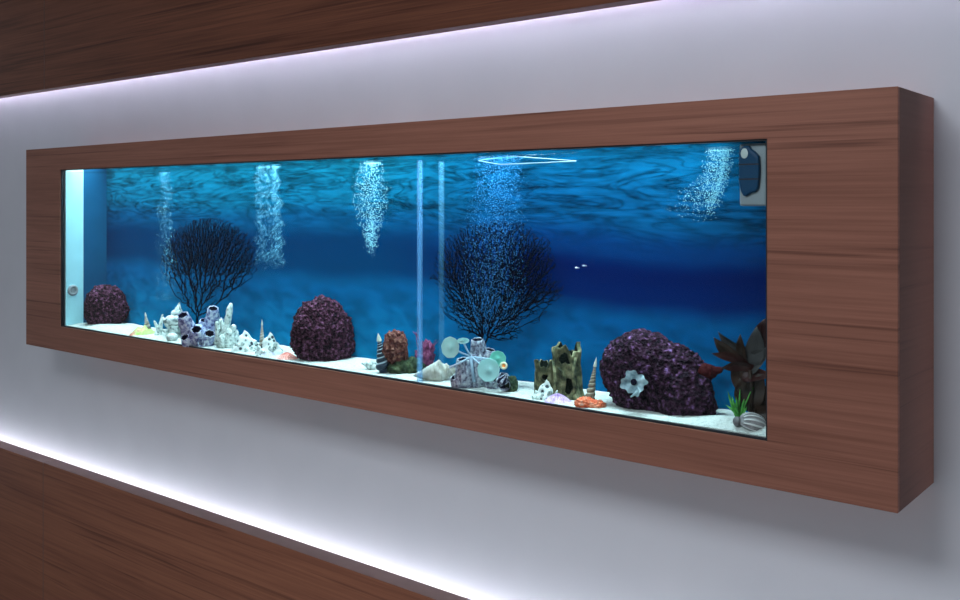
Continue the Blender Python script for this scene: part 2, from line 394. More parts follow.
# ------------------------------------------------------------------ mesh building
class MB:
    def __init__(self):
        self.v, self.f, self.m = [], [], []
    def add(self, verts, faces, mi=0, mat=None):
        o = len(self.v)
        self.v += [(mat @ Vector(p)) if mat else Vector(p) for p in verts]
        self.f += [tuple(i + o for i in f) for f in faces]
        self.m += ([mi] * len(faces) if isinstance(mi, int) else list(mi))
        return self
    def box(self, lo, hi, mi=0, mat=None):
        x0, y0, z0 = lo; x1, y1, z1 = hi
        vs = [(x0, y0, z0), (x1, y0, z0), (x1, y1, z0), (x0, y1, z0), (x0, y0, z1), (x1, y0, z1), (x1, y1, z1), (x0, y1, z1)]
        fs = [(0, 3, 2, 1), (4, 5, 6, 7), (0, 1, 5, 4), (1, 2, 6, 5), (2, 3, 7, 6), (3, 0, 4, 7)]
        return self.add(vs, fs, mi, mat)
    def grid(self, fn, nu, nv, mi=0, close_u=False, close_v=False, mat=None, mfn=None):
        vs = [fn(i / (nu if close_u else nu - 1), j / (nv if close_v else nv - 1)) for i in range(nu) for j in range(nv)]
        fs, ms = [], []
        for i in range(nu if close_u else nu - 1):
            for j in range(nv if close_v else nv - 1):
                a, b = i, (i + 1) % nu
                c, d = j, (j + 1) % nv
                fs.append((a * nv + c, b * nv + c, b * nv + d, a * nv + d))
                ms.append(mfn(i, j) if mfn else mi)
        return self.add(vs, fs, ms, mat)
    def tube(self, pts, rad, n=8, mi=0, cap=True, mat=None):
        pts = [Vector(p) for p in pts]
        if not isinstance(rad, (list, tuple)):
            rad = [rad] * len(pts)
        vs, fs = [], []
        ref = None
        for i, p in enumerate(pts):
            t = (pts[min(i + 1, len(pts) - 1)] - pts[max(i - 1, 0)]).normalized()
            if ref is None:
                ref = t.orthogonal().normalized()
            a = (ref - t * ref.dot(t))
            a = a.normalized() if a.length > 1e-6 else t.orthogonal().normalized()
            ref = a
            b = t.cross(a)
            for k in range(n):
                q = 2 * PI * k / n
                vs.append(p + (a * math.cos(q) + b * math.sin(q)) * rad[i])
        for i in range(len(pts) - 1):
            for k in range(n):
                fs.append((i * n + k, i * n + (k + 1) % n, (i + 1) * n + (k + 1) % n, (i + 1) * n + k))
        if cap:
            fs.append(tuple(reversed(range(n))))
            fs.append(tuple(range((len(pts) - 1) * n, len(pts) * n)))
        return self.add(vs, fs, mi, mat)
    def lathe(self, prof, n=20, mi=0, mat=None, disp=None, mfn=None):
        """revolve (r,z) pairs about z"""
        def fn(u, v):
            j = v * (len(prof) - 1)
            r, z = prof[int(round(j))]
            q = 2 * PI * u
            if disp:
                r = r * disp(q, z)
            return (r * math.cos(q), r * math.sin(q), z)
        return self.grid(fn, n, len(prof), mi, close_u=True, mat=mat, mfn=mfn)
    def ico(self, sub, fn, mi=0, mat=None):
        vs, fs = ICO(sub)
        return self.add([fn(v) for v in vs], fs, mi, mat)
    def build(self, name, mats, parent=None, smooth=True, bevel=0):
        me = bpy.data.meshes.new(name)
        me.from_pydata([tuple(p) for p in self.v], [], self.f)
        if not isinstance(mats, (list, tuple)):
            mats = [mats]
        for k in mats:
            me.materials.append(M[k])
        me.polygons.foreach_set('material_index', self.m)
        if smooth:
            me.polygons.foreach_set('use_smooth', [True] * len(me.polygons))
        me.update()
        o = bpy.data.objects.new(name, me)
        COL.objects.link(o)
        if parent:
            o.parent = parent
        if bevel:
            b = o.modifiers.new('bevel', 'BEVEL')
            b.width = bevel
            b.segments = 2
            b.limit_method = 'ANGLE'
        return o

_ico = {}
def ICO(sub):
    if sub not in _ico:
        bm = bmesh.new()
        bmesh.ops.create_icosphere(bm, subdivisions=sub, radius=1)
        bm.verts.ensure_lookup_table()
        _ico[sub] = ([v.co.copy() for v in bm.verts], [tuple(v.index for v in f.verts) for f in bm.faces])
        bm.free()
    return _ico[sub]

def tag(o, label=None, cat=None, group=None, kind=None):
    if label: o['label'] = label
    if cat: o['category'] = cat
    if group: o['group'] = group
    if kind: o['kind'] = kind
    return o

def empty(name, loc, rz=0, label=None, cat=None, group=None):
    o = bpy.data.objects.new(name, None)
    o.empty_display_size = 0.05
    o.location = loc
    o.rotation_euler = (0, 0, rz)
    COL.objects.link(o)
    return tag(o, label, cat, group)

def T(x=0, y=0, z=0):
    return Matrix.Translation((x, y, z))
def R(axis, deg):
    return Matrix.Rotation(math.radians(deg), 4, axis)
def Sc(x, y=None, z=None):
    return Matrix.Diagonal((x, x if y is None else y, x if z is None else z, 1))

# ------------------------------------------------------------------ room shell
def slab(name, lo, hi, mat, kind='structure', smooth=False):
    o = MB().box(lo, hi).build(name, mat, smooth=smooth)
    o['kind'] = kind
    return o
X0, X1 = -5.6, 1.7
slab('wall_back', (X0, YW, 0), (X1, YW + 0.12, 2.87), 'wall')
slab('floor', (X0, -1.6, -0.1), (X1, YW + 0.12, 0), 'floor')
slab('ceiling', (X0, -1.6, 2.87), (X1, YW + 0.12, 2.97), 'ceiling')

# cladding panels above and below, standing off the wall with an LED strip behind each
XSU = -2.1966 * D
def cladding(x0, x1, y0, y1, z0, z1, mat, label):
    t = empty('cladding_panel', ((x0 + x1) / 2, y0, z0), 0, label, 'wood panel', 'walnut wall panels')
    g = MB().box((x0, y0, z0), (x1, y1, z1), 0)
    g.m = [1, 1, 0, 1, 1, 1]
    o = g.build('veneered_board', [mat, 'edge'], None, False, 0.0012)
    o.parent = t
    o.matrix_parent_inverse = T(*t.location).inverted()
    b = MB().box((x0 + 0.1, y1, z0 + 0.14), (x1 - 0.1, YW, z0 + 0.19)).build('mounting_batten', 'edge', None, False)
    b.parent = t
    b.matrix_parent_inverse = T(*t.location).inverted()
    return t
ZU, ZL = 0.2645 * D + H, -0.5993 * D + H
YU0, YU1 = 1.094 * D, 1.1215 * D
YL0, YL1 = 1.0837 * D, 1.118 * D
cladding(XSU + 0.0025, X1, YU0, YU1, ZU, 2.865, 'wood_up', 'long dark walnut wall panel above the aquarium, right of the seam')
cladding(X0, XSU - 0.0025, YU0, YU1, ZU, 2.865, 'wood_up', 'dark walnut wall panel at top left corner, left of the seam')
XSL = at(43, 500, YL0).x
cladding(XSL + 0.002, X1, YL0, YL1, 0.002, ZL, 'wood_low', 'long brown walnut wall panel below the aquarium, right of the seam')
cladding(X0, XSL - 0.002, YL0, YL1, 0.002, ZL, 'wood_low', 'brown walnut wall panel at bottom left corner, left of the seam')
g = MB().box((X0 + 0.05, YU1 + 0.0005, ZU + 0.070), (X1 - 0.05, YW - 0.0005, ZU + 0.073))
tag(g.build('light_strip', 'led', None, False), 'violet white light strip hidden behind the upper wood panel, glowing down the wall', 'light strip')
g = MB().box((X0 + 0.05, YL1 + 0.0005, ZL - 0.080), (X1 - 0.05, YW - 0.0005, ZL - 0.076))
tag(g.build('light_strip', 'led_low', None, False), 'cool white light strip hidden behind the lower wood panel, glowing up the wall', 'light strip')

# ------------------------------------------------------------------ wooden surround
FX0, FX1 = -2.088 * D, -0.2787 * D
FZ0, FZ1 = -0.308 * D + H, 0.1158 * D + H
sur = empty('aquarium_surround', ((FX0 + FX1) / 2, D, FZ0), 0,
            'long wall-mounted walnut box frame surrounding the aquarium', 'frame')
SURI = T(*sur.location).inverted()
def spart(mb, name, mats, parent=sur, **kw):
    o = mb.build(name, mats, None, kw.pop('smooth', False), kw.pop('bevel', 0))
    o.parent = parent
    o.matrix_parent_inverse = SURI
    return o
PT = 0.010
def ring_panel(x0, x1, z0, z1, hx0, hx1, hz0, hz1, y0, y1):
    vs = []
    for y in (y0, y1):
        vs += [(x0, y, z0), (x1, y, z0), (x1, y, z1), (x0, y, z1), (hx0, y, hz0), (hx1, y, hz0), (hx1, y, hz1), (hx0, y, hz1)]
    fs = []
    for k in range(4):
        a, b = k, (k + 1) % 4
        fs.append((a, b, b + 4, a + 4))
        fs.append((a + 8, a + 12, b + 12, b + 8))
        fs.append((a, a + 8, b + 8, b))
        fs.append((a + 4, b + 4, b + 12, a + 12))
    return vs, fs
g = MB().add(*ring_panel(FX0, FX1, FZ0, FZ1, XL, XR, ZB, ZT, D, D + PT))
spart(g, 'front_panel', 'wood', bevel=0.001)
g = MB().add(*ring_panel(XL, XR, ZB, ZT, XL + 0.0035, XR - 0.0035, ZB + 0.0035, ZT - 0.0030, D + 0.0035, D + 0.0118))
spart(g, 'black_edging', 'black')
spart(MB().box((FX1 - 0.018, D + PT, FZ0), (FX1, YW - 0.0001, FZ1)), 'side_panel', 'wood_shaded', bevel=0.0008)
spart(MB().box((FX0, D + PT, FZ0), (FX0 + 0.018, YW - 0.0001, FZ1)), 'side_panel', 'wood')
spart(MB().box((FX0 + 0.018, D + PT, FZ1 - 0.018), (FX1 - 0.018, YW - 0.0001, FZ1)), 'top_panel', 'wood')
spart(MB().box((FX0 + 0.018, D + PT, FZ0), (FX1 - 0.018, YW - 0.0001, FZ0 + 0.018)), 'bottom_panel', 'wood')

# ------------------------------------------------------------------ the glass tank
TX0, TX1 = XL - 0.012, XR + 0.03
TZ0, TZ1 = ZB - 0.02, 0.085 * D + H
tank = empty('aquarium', ((TX0 + TX1) / 2, YF, TZ0), 0, 'long shallow glass aquarium with a blue sea backdrop inside the walnut frame', 'aquarium')
TI = T(*tank.location).inverted()
def tpart(mb, name, mats, parent=tank, smooth=False, label=None, bevel=0):
    o = mb.build(name, mats, None, smooth, bevel)
    o.parent = parent
    o.matrix_parent_inverse = TI if parent is tank else Matrix.Identity(4)
    if label: o['label'] = label
    return o
tpart(MB().box((TX0, D + 0.0118, TZ0), (TX1, D + 0.0178, TZ1)), 'front_glass', 'glass')
tpart(MB().box((TX0, D + 0.0178, TZ0 - 0.008), (TX1, YB + 0.006, TZ0)), 'base_panel', 'black')
tpart(MB().box((TX0 + 0.004, YB, TZ0), (TX1, YB + 0.004, TZ1)), 'backdrop', 'poster', label='printed sea picture, rippled blue above and pale floor below')
tpart(MB().box((TX1 - 0.006, D + 0.0178, TZ0), (TX1, YB, TZ1)), 'end_glass', 'glass')
# the left end: white overflow panel in front, behind it a blue strip imitating its reflection in the back glass
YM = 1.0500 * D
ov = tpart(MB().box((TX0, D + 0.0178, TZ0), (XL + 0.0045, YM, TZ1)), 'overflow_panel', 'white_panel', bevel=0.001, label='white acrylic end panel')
tpart(MB().box((TX0, YM, TZ0), (XL + 0.003, YB, TZ1)), 'end_reflection', 'blue_reflection', label='blue film strip on the end glass')
# round outlet on the overflow panel
c = at(71, 290, 1.0262 * D); c.x = XL + 0.0045
g = MB()
mt = T(*c) @ R('Y', 90)
g.lathe([(0.0, 0.001), (0.008, 0.001), (0.0085, 0.003), (0.012, 0.006), (0.0165, 0.006), (0.018, 0.003), (0.0185, 0.0)], 24, 0, mt)
for k in range(-2, 3):
    g.box((-0.0011 + k * 0.0032, -0.0085, 0.001), (0.0011 + k * 0.0032, 0.0085, 0.0045), 0, mt)
o = g.build('outlet_nozzle', 'grey', None, True)
o.parent = ov
o['label'] = 'round grey slotted outlet'
# added pane with two pale tubes that imitate reflection streaks in the glass
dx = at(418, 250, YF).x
dv = tpart(MB().box((dx - 0.0015, YF + 0.012, ZS - 0.01), (dx + 0.0015, 1.058 * D, ZT - 0.012)), 'reflection_pane', 'glass', label='clear pane added to carry the imitated reflection streaks')
for (ya, mat_, hw) in ((YF + 0.006, 'pipe', 0.0072), (1.058 * D, 'streak_far', 0.0074)):
    e = MB().tube([(dx, ya, ZS - 0.005), (dx, ya, ZS + 0.25), (dx, ya, ZT - 0.014)], hw, 14, 0, True).build('reflection_streak', mat_, None, True)
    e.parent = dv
    e['label'] = 'pale upright streak imitating a reflection in the glass'
# hood with lamps above the water
tpart(MB().box((TX0 + 0.1, YF + 0.006, TZ1 + 0.012), (TX1 - 0.02, YB, TZ1 + 0.022)), 'lamp_housing', 'housing')

# water filling the tank
ZWAT = 0.0635 * D + H
wx0, wx1, wy0, wy1 = XL + 0.006, TX1 - 0.008, D + 0.0182, YB - 0.0008
g = MB()
nx, ny = 180, 12
def wtop(u, v):
    x, y = wx0 + (wx1 - wx0) * u, wy0 + (wy1 - wy0) * v
    e = min(1, 8 * u, 8 * (1 - u), 8 * v, 8 * (1 - v))
    return (x, y, ZWAT + 0.0022 * e * noise.noise(Vector((x * 16, y * 26, 0.3))))
g.grid(wtop, nx, ny, 1)
vs = [(wx0, wy0, ZWAT), (wx1, wy0, ZWAT), (wx1, wy1, ZWAT), (wx0, wy1, ZWAT)]
vs += [(x, y, TZ0 + 0.001) for x, y, _ in vs]
g.add(vs, [(0, 4, 5, 1), (1, 5, 6, 2), (2, 6, 7, 3), (3, 7, 4, 0), (4, 7, 6, 5)], 0)
tag(g.build('water', ['water', 'water_top'], None, False), 'clear blue-tinted water filling the long aquarium', 'water', kind='stuff')

# sand
g = MB()
sx0, sx1, sy0, sy1 = XL + 0.0065, TX1 - 0.0085, D + 0.0186, YB - 0.0012
g.grid(lambda u, v: (lambda x, y: (x, y, zsand(x, y)))(sx0 + (sx1 - sx0) * u, sy0 + (sy1 - sy0) * v), 340, 26)
def skirt(fn, n):
    g.grid(lambda u, v: (lambda p: (p[0], p[1], zsand(*p) if v == 0 else TZ0 + 0.0015))(fn(u)), n, 2)
skirt(lambda u: (sx0 + (sx1 - sx0) * u, sy0), 340)
skirt(lambda u: (sx0 + (sx1 - sx0) * u, sy1), 340)
skirt(lambda u: (sx0, sy0 + (sy1 - sy0) * u), 26)
skirt(lambda u: (sx1, sy0 + (sy1 - sy0) * u), 26)
tag(g.build('sand_bed', 'sand', None, True), 'white coral sand covering the aquarium bottom', 'sand', kind='stuff')

# ------------------------------------------------------------------ placing things on the sand
class Spot:
    """a place on the sand, in units of one photo pixel at that distance"""
    def __init__(self, px, py=None, t=None, back=0.0, sink=0.003, lift=None):
        rx, ry = ray(px)
        if t is None:
            s = (H - ZS) / ((py - 203) / 960)
            Y = s * ry
        else:
            Y = YF + (YB - YF) * t
        Y += back
        Y = min(max(Y, YF + 0.012), YB - 0.012)
        s = Y / ry
        self.px, self.U = px, s / 960
        self.loc = Vector((rx * s, Y, zsand(rx * s, Y) - sink))
        if lift is not None:
            self.loc.z = H + (203 - lift) / 960 * s
        self.py = 203 - (self.loc.z - H) / s * 960
        self.rz = math.atan2(-rx, ry)
    def x(self, px): return (px - self.px) * self.U
    def z(self, py): return (self.py - py) * self.U
    def root(self, name, label, cat, group=None):
        return empty(name, self.loc, self.rz, label, cat, group)
    def single(self, mb, name, mats, label, cat, group=None, smooth=True):
        o = mb.build(name, mats, None, smooth)
        o.location = self.loc
        o.rotation_euler = (0, 0, self.rz)
        return tag(o, label, cat, group)

def fbm(p, oct=4):
    return noise.fractal(p, 1.0, 2.1, oct)

def rock_mesh(lobes, sub=5, seed=0.0, rough=0.10, pits=0.05, freq=3.0, fine=9.0):
    """outline of overlapping ellipsoids (centre, radii), roughened and pitted"""
    c0 = Vector((sum(l[0][0] for l in lobes) / len(lobes), 0, sum(l[0][2] for l in lobes) / len(lobes)))
    size = max(max(l[1]) for l in lobes)
    def fn(d):
        best = 0.0
        for c, r in lobes:
            o = c0 - Vector(c)
            oo = Vector((o.x / r[0], o.y / r[1], o.z / r[2]))
            dd = Vector((d.x / r[0], d.y / r[1], d.z / r[2]))
            a, b, cc = dd.dot(dd), oo.dot(dd), oo.dot(oo) - 1
            q = b * b - a * cc
            if q > 0:
                t = (-b + math.sqrt(q)) / a
                best = max(best, t)
        p = d * freq + Vector((seed, seed * 2, seed * 3))
        n = fbm(p, 4) * rough
        vd = noise.voronoi(d * fine + Vector((seed, 0, 0)))[0]
        n += (vd[0] - 0.35) * -pits * 1.4
        n += fbm(d * fine * 2.4 + Vector((0, seed, 0)), 3) * pits * 0.9
        return c0 + d * (best * (1 + n))
    return MB().ico(sub, fn)

def spiral(Hh, R0, a0, fall, turns, n=12, per=26, flare=0.0, mat=None, mb=None, mfn=None, knob=0.0, tip=0.0):
    """helical shell standing on its mouth: tube shrinking by `fall` each turn"""
    mb = mb or MB()
    steps = int(turns * per)
    def fn(u, v):
        s = u * turns
        k = math.exp(-fall * s)
        q = 2 * PI * s
        a = a0 * k * (1 + flare * max(0, 1 - s * 2.2))
        if knob:
            a *= 1 + knob * max(0, math.sin(q * 4))
        c = Vector((math.cos(q) * R0 * k, math.sin(q) * R0 * k, Hh * (1 - k) + a0 * 0.9))
        w = 2 * PI * v
        rad = Vector((math.cos(q), math.sin(q), 0))
        return c + (rad * math.cos(w) + Vector((0, 0, 1)) * math.sin(w)) * a
    mb.grid(fn, steps, n, 0, close_v=True, mat=mat, mfn=mfn)
    return mb

def branch_coral(mb, p, d, L, r, depth, spread, rnd, mi=0, bumps=True, n=7):
    pts, rad = [Vector(p)], [r]
    dd = Vector(d).normalized()
    for k in range(4):
        dd = (dd + Vector((rnd.uniform(-1, 1), rnd.uniform(-1, 1), rnd.uniform(-0.4, 0.8))) * 0.16).normalized()
        pts.append(pts[-1] + dd * L / 4)
        rad.append(r * (1 - 0.14 * (k + 1)) * rnd.uniform(0.88, 1.12))
    pts.append(pts[-1] + dd * rad[-1] * 0.6)
    rad.append(rad[-1] * 0.35)
    mb.tube(pts, rad, n, mi)
    if depth > 0:
        for k in range(2 if depth > 1 else rnd.choice((1, 2))):
            i = rnd.choice((2, 3, 4))
            nd = (dd + Vector((rnd.uniform(-1, 1), rnd.uniform(-0.6, 0.6), rnd.uniform(-0.2, 0.5))) * spread).normalized()
            branch_coral(mb, pts[i], nd, L * 0.66, rad[i] * 0.72, depth - 1, spread, rnd, mi, bumps, n)

def knobbly(mb, centre, rad, seed, sub=3, amp=0.25, f=3.0, mi=0):
    c = Vector(centre)
    def fn(d):
        k = 1 + amp * fbm(d * f + Vector((seed, seed, 0)), 3)
        return c + Vector((d.x * rad[0], d.y * rad[1], d.z * rad[2])) * k
    return mb.ico(sub, fn, mi)

# ------------------------------------------------------------------ porous purple rocks
s = Spot(105.5, 328, back=0.032)
U = s.U
g = rock_mesh([((0, 0, s.z(305.5)), (19.5 * U, 0.05, 21.5 * U)), ((2 * U, 0, s.z(311)), (20 * U, 0.05, 16 * U)), ((-3 * U, 0, s.z(315)), (17 * U, 0.048, 13.5 * U))], 6, 3.1, 0.09, 0.06, 3.0, 10.0)
s.single(g, 'porous_rock', 'rock', 'small round maroon porous rock by the white end panel', 'rock', 'porous purple rocks')
s = Spot(321, 363, back=0.047)
U = s.U
g = rock_mesh([((-1 * U, 0, s.z(331)), (28 * U, 0.052, 35 * U)), ((5 * U, 0, s.z(335)), (27 * U, 0.054, 29 * U)), ((-3 * U, 0, s.z(344)), (26 * U, 0.052, 20 * U)), ((9 * U, 0, s.z(346)), (24 * U, 0.052, 20 * U))], 6, 8.4, 0.09, 0.06, 3.0, 12.0)
s.single(g, 'porous_rock', 'rock', 'tall maroon porous rock standing alone left of the middle', 'rock', 'porous purple rocks')
s = Spot(656, 414.5, back=0.044)
s.rz = math.radians(3)
U = s.U
g = rock_mesh([((s.x(642), 0, s.z(371)), (47 * U, 0.056, 39 * U)), ((s.x(638), 0, s.z(353)), (27 * U, 0.050, 22.5 * U)), ((s.x(672), 0, s.z(378)), (40 * U, 0.052, 35 * U)),
               ((s.x(640), 0, s.z(395)), (32 * U, 0.052, 20 * U)), ((s.x(692), -0.016, s.z(394)), (30 * U, 0.046, 35 * U)), ((s.x(668), 0, s.z(397)), (42 * U, 0.045, 22 * U)), ((s.x(676), 0, s.z(352)), (12 * U, 0.035, 10 * U))], 6, 5.7, 0.065, 0.05, 3.6, 13.0)
s.single(g, 'porous_rock', 'rock_big', 'largest porous rock, purple and lumpy, with a white coral bloom in its face', 'rock', 'porous purple rocks')
big = s

# white bloom seated in the face of the big rock
lp = at(634, 382, D * 1.0215)
r_ = empty('coral_bloom', lp, math.radians(25), 'pale blue white ruffled coral bloom set in the big purple rock', 'coral')
U = s.U
g = MB()
def bl(u, v):
    q = 2 * PI * u
    r = v * 12 * U * (1 + 0.13 * math.sin(4 * q + 0.6) * v + 0.09 * math.sin(9 * q + 1) * v)
    return (r * math.cos(q), -(0.004 + 0.008 * v * (0.6 + 0.5 * math.sin(5 * q))) + 0.004 * (1 - v), r * math.sin(q) * 0.95)
g.grid(bl, 60, 9, 0, close_u=True)
def bl2(u, v):
    x = bl(u, 1 - v * 0.55)
    return (x[0], x[1] + 0.014 * v, x[2])
g.grid(bl2, 60, 5, 0, close_u=True)
g.build('ruffled_petals', 'bloom', r_)
g = MB().ico(2, lambda d: (d.x * 3.2 * U, -0.006 + d.y * 0.003, d.z * 3.4 * U + 0.5 * U))
g.build('dark_mouth', 'hole', r_)
g = MB()
g.tube([(4 * U, -0.006, -7 * U), (1 * U, -0.009, -11 * U), (-3 * U, -0.008, -14 * U)], [1.6 * U, 1.3 * U, 0.6 * U], 8)
g.build('tail_petal', 'bloom', r_)
# dark red lump right of the big rock
s = Spot(708, t=0.62, lift=372)
U = s.U
g = rock_mesh([((-2 * U, 0, 0), (12 * U, 0.014, 8 * U)), ((5 * U, 0, 2 * U), (10 * U, 0.012, 4 * U))], 4, 2.2, 0.2, 0.05)
s.single(g, 'sponge', 'sponge', 'dark red sponge lodged on the right end of the big purple rock', 'sponge')

# ------------------------------------------------------------------ sea fans
def sea_fan(name, base_px, t, base_py, region, npts, r0, label, seed):
    """branches joined outward from the foot through points scattered over the fan's outline"""
    rng = np.random.default_rng(seed)
    Y = YF + (YB - YF) * t
    rx, ry = ray(base_px)
    foot = at(base_px, base_py, Y)
    pts = [foot]
    tries = []
    k = 0
    while len(tries) < npts and k < npts * 40:
        k += 1
        p = region(rng)
        if p is None:
            continue
        q = at(p[0], p[1], Y)
        q.y += (rng.random() - 0.5) * 0.028 * min(1, (q - foot).length / 0.08)
        tries.append(q)
    P = np.array([tuple(q) for q in tries])
    d = np.linalg.norm(P - np.array(tuple(foot)), axis=1)
    P = P[np.argsort(d)]
    nodes = [np.array(tuple(foot))]
    par, plen = [-1], [0.0]
    arr = np.zeros((len(P) + 1, 3)); arr[0] = nodes[0]
    pl = np.zeros(len(P) + 1)
    for i, q in enumerate(P):
        n = i + 1
        dd = np.linalg.norm(arr[:n] - q, axis=1)
        j = int(np.argmin(dd + 0.62 * pl[:n] * (dd < 9)))
        par.append(j)
        arr[n] = q
        pl[n] = pl[j] + dd[j]
    cnt = np.ones(len(arr))
    for n in range(len(arr) - 1, 0, -1):
        cnt[par[n]] += cnt[n]
    root = empty(name, foot, 0, label, 'sea fan', 'black sea fans')
    g1, g2 = MB(), MB()
    f0 = Vector(foot)
    for n in range(1, len(arr)):
        a, b = Vector(arr[par[n]]) - f0, Vector(arr[n]) - f0
        ra = min(r0, 0.00045 + 0.00016 * cnt[par[n]] ** 0.52)
        rb = min(r0, 0.00045 + 0.00016 * cnt[n] ** 0.52)
        mid = (a + b) * 0.5 + Vector((rng.normal(), 0, rng.normal())) * 0.035 * (b - a).length
        (g1 if cnt[n] > 40 else g2).tube([a, mid, b], [min(ra, rb * 1.4), (min(ra, rb * 1.4) + rb) / 2, rb], 5 if cnt[n] > 40 else 3, cap=False)
    for n in range(30, len(arr)):          # the twigs join up into a net
        dd = np.linalg.norm(arr - arr[n], axis=1)
        for j in np.argsort(dd)[1:3]:
            if j < n and j != par[n] and dd[j] < 0.016:
                g2.tube([Vector(arr[n]) - f0, Vector(arr[j]) - f0], 0.00045, 3, cap=False)
    g1.build('main_branch', 'fan', root)
    o = g2.build('twig_mesh', 'fan', root)
    zf = zsand(foot.x, foot.y)
    h = MB().lathe([(0.02, zf - foot.z - 0.003), (0.014, zf - foot.z + 0.004), (0.006, zf - foot.z + 0.014), (0.0045, min(0, (zf - foot.z) * 0.4)), (0.0035, 0.004)], 12)
    h.build('holdfast', 'fan', root)
    return root

def fan1(rng):
    x, y = rng.uniform(155, 262), rng.uniform(212, 318)
    # dense crown, thinning to the foot
    e = ((x - 209) / 47) ** 2 + ((y - 258) / 41) ** 2
    if e < 1:
        dens = 1.0 if y < 275 else 0.35
        if e > 0.75: dens *= 0.45
        return (x, y) if rng.random() < dens else None
    f = (y - 275) / 42
    if 0 < f < 1:
        half = 40 * (1 - f) ** 0.8
        if abs(x - (203 - 4 * f)) < half and rng.random() < 0.22:
            return (x, y)
    return None
sea_fan('sea_fan', 197, 0.66, 320, fan1, 5000, 0.0019, 'black sea fan with a round dense crown behind the lavender barnacles', 11)

def fan2(rng):
    x, y = rng.uniform(428, 562), rng.uniform(214, 342)
    e = ((x - 496) / 62) ** 2 + ((y - 280) / 60) ** 2 + 0.25 * noise.noise(Vector((x * 0.06, y * 0.06, 2)))
    if e < 1:
        dens = 0.75
        if ((x - 522) / 27) ** 2 + ((y - 275) / 36) ** 2 < 1: dens = 1.0
        if e > 0.7: dens *= 0.4
        if y > 305 and x > 520: dens *= 0.35
        return (x, y) if rng.random() < dens else None
    return None
sea_fan('sea_fan', 484, 0.62, 345, fan2, 7500, 0.0023, 'larger bushy black sea fan in the middle behind the pale discs', 23)

# ------------------------------------------------------------------ left shell and coral group
def turret(px, py, top, width, mats, label, turns=8, lean=0.0, leany=0.0, stripes=False, group='upright turret shells', back=0.0, tipped=True, t=None):
    s = Spot(px, py, back=back, t=t)
    Hh = s.z(top)
    W = width * s.U
    root = s.root('turret_shell', label, 'shell', group)
    mt = R('Y', lean) @ R('X', leany)
    turns = turns * 1.6
    fall = 2.6 / turns
    a0 = max(0.62 * (1 - math.exp(-fall)) * Hh, W * 0.16)
    mf = None
    if stripes:
        mf = lambda i, j: 1 if j in stripes else 0
    g = spiral(Hh * 0.95, W / 2 - a0 * 0.9, a0, fall, turns, 10, 22, mat=mt, mfn=mf)
    g.tube([mt @ Vector((0, 0, 0.002)), mt @ Vector((0, 0, Hh * 0.75))], [max(0.001, W / 2 - a0 * 0.7), 0.0006], 10, 0)
    g.build('whorls', mats, root)
    if tipped:
        k = 0.10
        zt = Hh * (1 - math.exp(-fall * turns * 0.80))
        tip = MB().lathe([(W * 0.16, zt - 0.002), (W * 0.12, zt + Hh * 0.06), (W * 0.06, zt + Hh * 0.13), (0.0003, zt + Hh * 0.19)], 10, 0, mt)
        tip.build('tip', 'shell_tip', root)['label'] = 'pale pointed tip'
    return root
turret(148, 328, 313, 7, ['shell_brown', 'shell_beige'], 'small brown turret shell at far left, behind yellow rubble', 7, -8, stripes=(0, 1), t=0.72)
turret(262, 352, 321, 6.5, ['shell_brown', 'shell_beige'], 'thin brown spire shell rising behind the two pitted white shells', 9, stripes=(0, 1), t=0.62)
turret(384.5, 374, 335, 16.5, ['shell_dark', 'shell_stripe'], 'black and pale banded turret shell beside the red coral', 8, -9, stripes=(1, 2), t=0.25)
turret(589, 396, 359.5, 11, ['tan_stripe', 'brown_stripe'], 'tall beige ringed turret shell behind the orange coral', 10, 9, stripes=(8, 9, 0), t=0.42)

# yellow and pink rubble
s = Spot(143, 330, t=0.30)
U = s.U
g = MB()
def rub(u, v):
    x, y = (u - 0.5) * 30 * U, (v - 0.5) * 0.05
    e = max(0, 1 - (2 * u - 1) ** 2) * max(0, 1 - (2 * v - 1) ** 2)
    return (x, y, -0.004 + e * 10.0 * U * (1 + 0.35 * noise.noise(Vector((x * 90, y * 90, 0)))))
g.grid(rub, 26, 14)
g.grid(lambda u, v: (rub(u, v)[0], rub(u, v)[1], -0.006), 26, 14)
s.single(g, 'coral_rubble', 'yellow', 'low yellow green and pink coral rubble at the left, on the sand', 'coral')

# thin forked white coral
s = Spot(159, 335, t=0.45)
U = s.U
g = MB()
g.tube([(0, 0, 0), (1 * U, 0, 7 * U), (2.2 * U, 0, 14 * U), (3.4 * U, 0, 21 * U)], [3.2 * U, 2.4 * U, 1.7 * U, 0.8 * U], 8)
g.tube([(0, 0, 4 * U), (-2.4 * U, 0, 10 * U), (-4.6 * U, 0, 15 * U)], [2.2 * U, 1.6 * U, 0.8 * U], 8)
g.tube([(-1 * U, 0, 0), (-1.5 * U, -2 * U, 3 * U)], [3.6 * U, 2.8 * U], 8)
s.single(g, 'branch_coral', 'coral_white', 'thin forked white coral twig left of the big white spired shell', 'coral')

